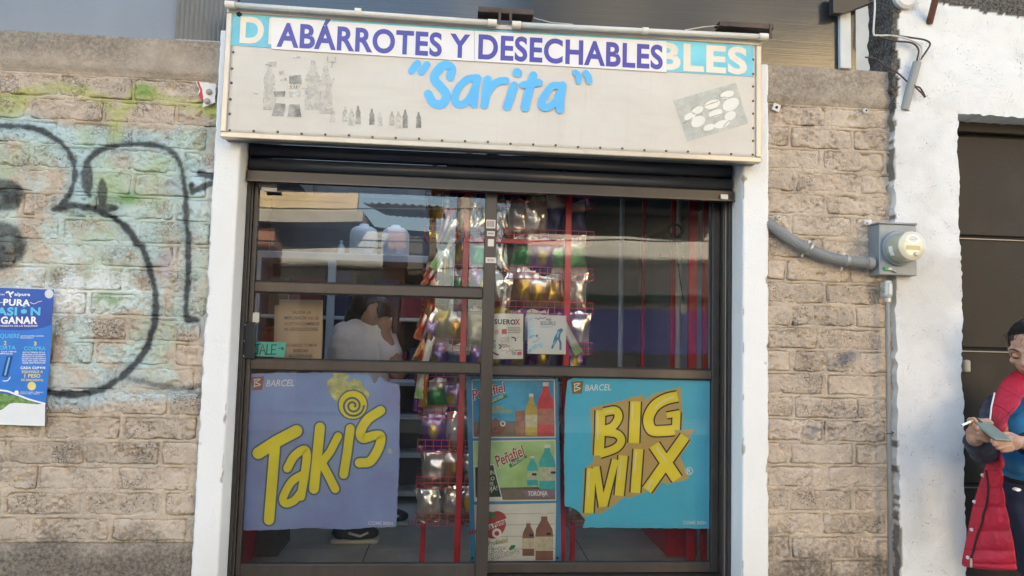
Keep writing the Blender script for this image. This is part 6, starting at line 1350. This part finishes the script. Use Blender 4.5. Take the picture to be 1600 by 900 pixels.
_fv = np.array([v.co[:] for v in flap.data.vertices]); _fu, _fvv = proj(_fv)
def onflap(u, v, lift=.005):
    k = int(np.argmin((_fu-u)**2+(_fvv-v)**2)); return Vector(_fv[k])+Vector((-.4*lift, -lift, 0))
zp = [(1540, 735), (1543, 760), (1542, 785), (1535, 802), (1534, 818), (1525, 838), (1519, 858), (1517, 874)]
MB().tube(spline([onflap(u, v) for u, v in zp], 5), .0042, 6).build('zip', M_ZIP, pw_)
p = onflap(1517, 876, .008); MB().box(p.x-.005, p.x+.005, p.y-.005, p.y, p.z-.024, p.z+.010, .002).build('zip_pull', M_GALV, pw_)
for u, v in ((1531, 741), (1524, 784), (1517, 829), (1510, 871)):
    p = onflap(u, v, .003); MB().lathe([(.0068, 0), (.0068, .003), (.0045, .0045), (.002, .003)], p, (-.4, -1, 0), 12).build('snap', M_LBL, pw_)
# phone and cigarette
Ld = Vector((1, .02, -.07)).normalized(); Wd = Vector((-.13, -.9, -.42)); Wd = (Wd-Ld*Wd.dot(Ld)).normalized(); nb = Ld.cross(Wd) if Ld.cross(Wd).z > 0 else Wd.cross(Ld)
c = q(1546, 670.5, HY-.035); Mx = Matrix((( Ld.x, nb.x, Wd.x, c.x), (Ld.y, nb.y, Wd.y, c.y), (Ld.z, nb.z, Wd.z, c.z), (0, 0, 0, 1)))
ph = thing('phone', c, 'grey-green smartphone held in both hands', 'phone')
MB().obox(Mx, .034, .004, .070, .003).build('case', mat('sage_phone_back', (.17, .22, .19), .3, var=.05), ph); MB().obox(Mx @ Matrix.Translation((-.014, .0048, -.048)), .013, .0009, .014, .0006).build('camera_bump', mat('phone_camera', (.05, .06, .06), .2), ph); MB().obox(Mx @ Matrix.Translation((0, -.0045, 0)), .031, .0004, .066).build('screen', BLK, ph)
cg = thing('cigarette', q(1510, 662, HY-.03), 'lit cigarette between the fingers of her right hand', 'cigarette')
A = q(1503, 664.5, HY-.034); B = q(1516, 659, HY-.030); C = q(1524, 655.5, HY-.024); MB().tube([A, B], .0042, 10).build('paper', WHT, cg); MB().tube([B, C], .0043, 10).build('filter', mat('cork_filter', (.50, .24, .09), .7), cg); MB().tube([A+(A-B).normalized()*.004, A], .0039, 8).build('ash', M_GRI, cg)

# ---- woman inside, seen from behind
PY = 1.15
pi_ = thing('person', (at(560, 700, PY).x, PY, FZ), 'woman in a white t-shirt standing inside with her back to the window', 'person')
b = MB(); hd = q(582, 486, -.02); ell(b, hd, (.082, .095, .105)); nk = q(572, 506, .0); chain(b, [hd, nk], [.05, .055])
sL = q(540, 522, .02); sR = q(596, 523, -.03); ch = q(563, 545, 0); hp_ = q(556, 645, 0)
chain(b, [nk, sL], [.06, .055]); chain(b, [nk, sR], [.06, .055]); ell(b, ch, (.145, .12, .17)); ell(b, q(560, 600, 0), (.15, .13, .16)); ell(b, hp_, (.16, .14, .14))
elb = q(623, 580, -.10); hnd = q(601, 520, -.08); chain(b, [sR, elb], [.058, .046]); chain(b, [elb, hnd], [.045, .030]); ell(b, q(599, 512, -.075), (.030, .022, .038))
for k in range(4): chain(b, [q(594+k*4.2, 512, -.085), q(593+k*4.0, 503, -.09), q(595+k*3.4, 496, -.08)], [.010, .0095, .008], 8)
chain(b, [q(606, 516, -.085), q(611, 507, -.085), q(610, 500, -.08)], [.011, .010, .008], 8)
chain(b, [sL, q(528, 575, .08), q(560, 600, .18)], [.056, .046, .034]); ell(b, q(568, 602, .19), (.035, .02, .03))
hipz = hp_.z; ft = [at(540, 838, .93), at(590, 833, PY+.12)]
for i, s in enumerate((-1, 1)):
    hj = hp_+Vector((s*.075, 0, -.06)); an = Vector((ft[i].x, ft[i].y, FZ+.09)); kn = (hj+an)/2+Vector((.02, .03, 0)); chain(b, [hj, kn, an, an+Vector((.10, .02, -.05))], [.088, .06, .042, .035])
fuse('body', b, M_SKIN, pi_, .0055, 3)
b = MB(); ell(b, q(577, 478, .005), (.108, .118, .105)); ell(b, q(556, 498, .03), (.066, .07, .09)); ell(b, q(563, 470, .04), (.06, .06, .06)); ell(b, q(590, 497, .05), (.06, .06, .07)); ell(b, q(596, 484, -.03), (.055, .08, .075)); fuse('hair', b, M_HAIR, pi_, .007, 3, .5, folds(40, .014, 6, .3))
b = MB(); ell(b, ch, (.165, .145, .175)); ell(b, q(560, 598, 0), (.172, .152, .18)); chain(b, [q(572, 512, .01), sL], [.062, .074]); chain(b, [q(572, 512, .01), sR], [.062, .072]); chain(b, [sR, sR.lerp(elb, .52)], [.074, .07]); chain(b, [sL, q(531, 552, .05)], [.074, .068]); b.box(q(516, 640).x, q(604, 640).x, PY-.13, PY+.13, q(560, 655).z, q(560, 615).z, .05, 3)
fuse('white_tshirt', b, M_WSH, pi_, .0075, 6, .5, folds(11, .022, 12))
b = MB(); ell(b, hp_, (.172, .15, .13))
for i, s in enumerate((-1, 1)):
    hj = hp_+Vector((s*.075, 0, -.06)); an = Vector((ft[i].x, ft[i].y, FZ+.11)); kn = (hj+an)/2+Vector((.02, .03, 0)); chain(b, [hj, kn, an], [.10, .072, .056])
fuse('trousers', b, M_BLKF, pi_, .009, 4)
for f_ in ft:
    b = MB(); ell(b, Vector((f_.x+.05, f_.y, FZ+.05)), (.125, .045, .045)); chain(b, [Vector((f_.x-.02, f_.y, FZ+.05)), Vector((f_.x-.02, f_.y, FZ+.10))], [.045, .045]); s_ = fuse('shoe', b, mat('navy_sneaker', (.03, .035, .05), .6), pi_, .006, 3)
    MB().box(f_.x-.075, f_.x+.175, f_.y-.046, f_.y+.046, FZ+.001, FZ+.026, .012, 2).build('sole', M_LBL, s_); MB().tube([(f_.x+.02, f_.y-.047, FZ+.06), (f_.x+.08, f_.y-.046, FZ+.045), (f_.x+.12, f_.y-.035, FZ+.06)], .007, 6).build('side_stripe', M_LBL, s_)
p = q(618, 500, -.06); tag(MB().box(p.x-.018, p.x+.018, p.y-.01, p.y+.05, p.z-.075, p.z+.075, .006).build('phone', BLK), 'black phone held up to her head by the woman inside', 'phone')
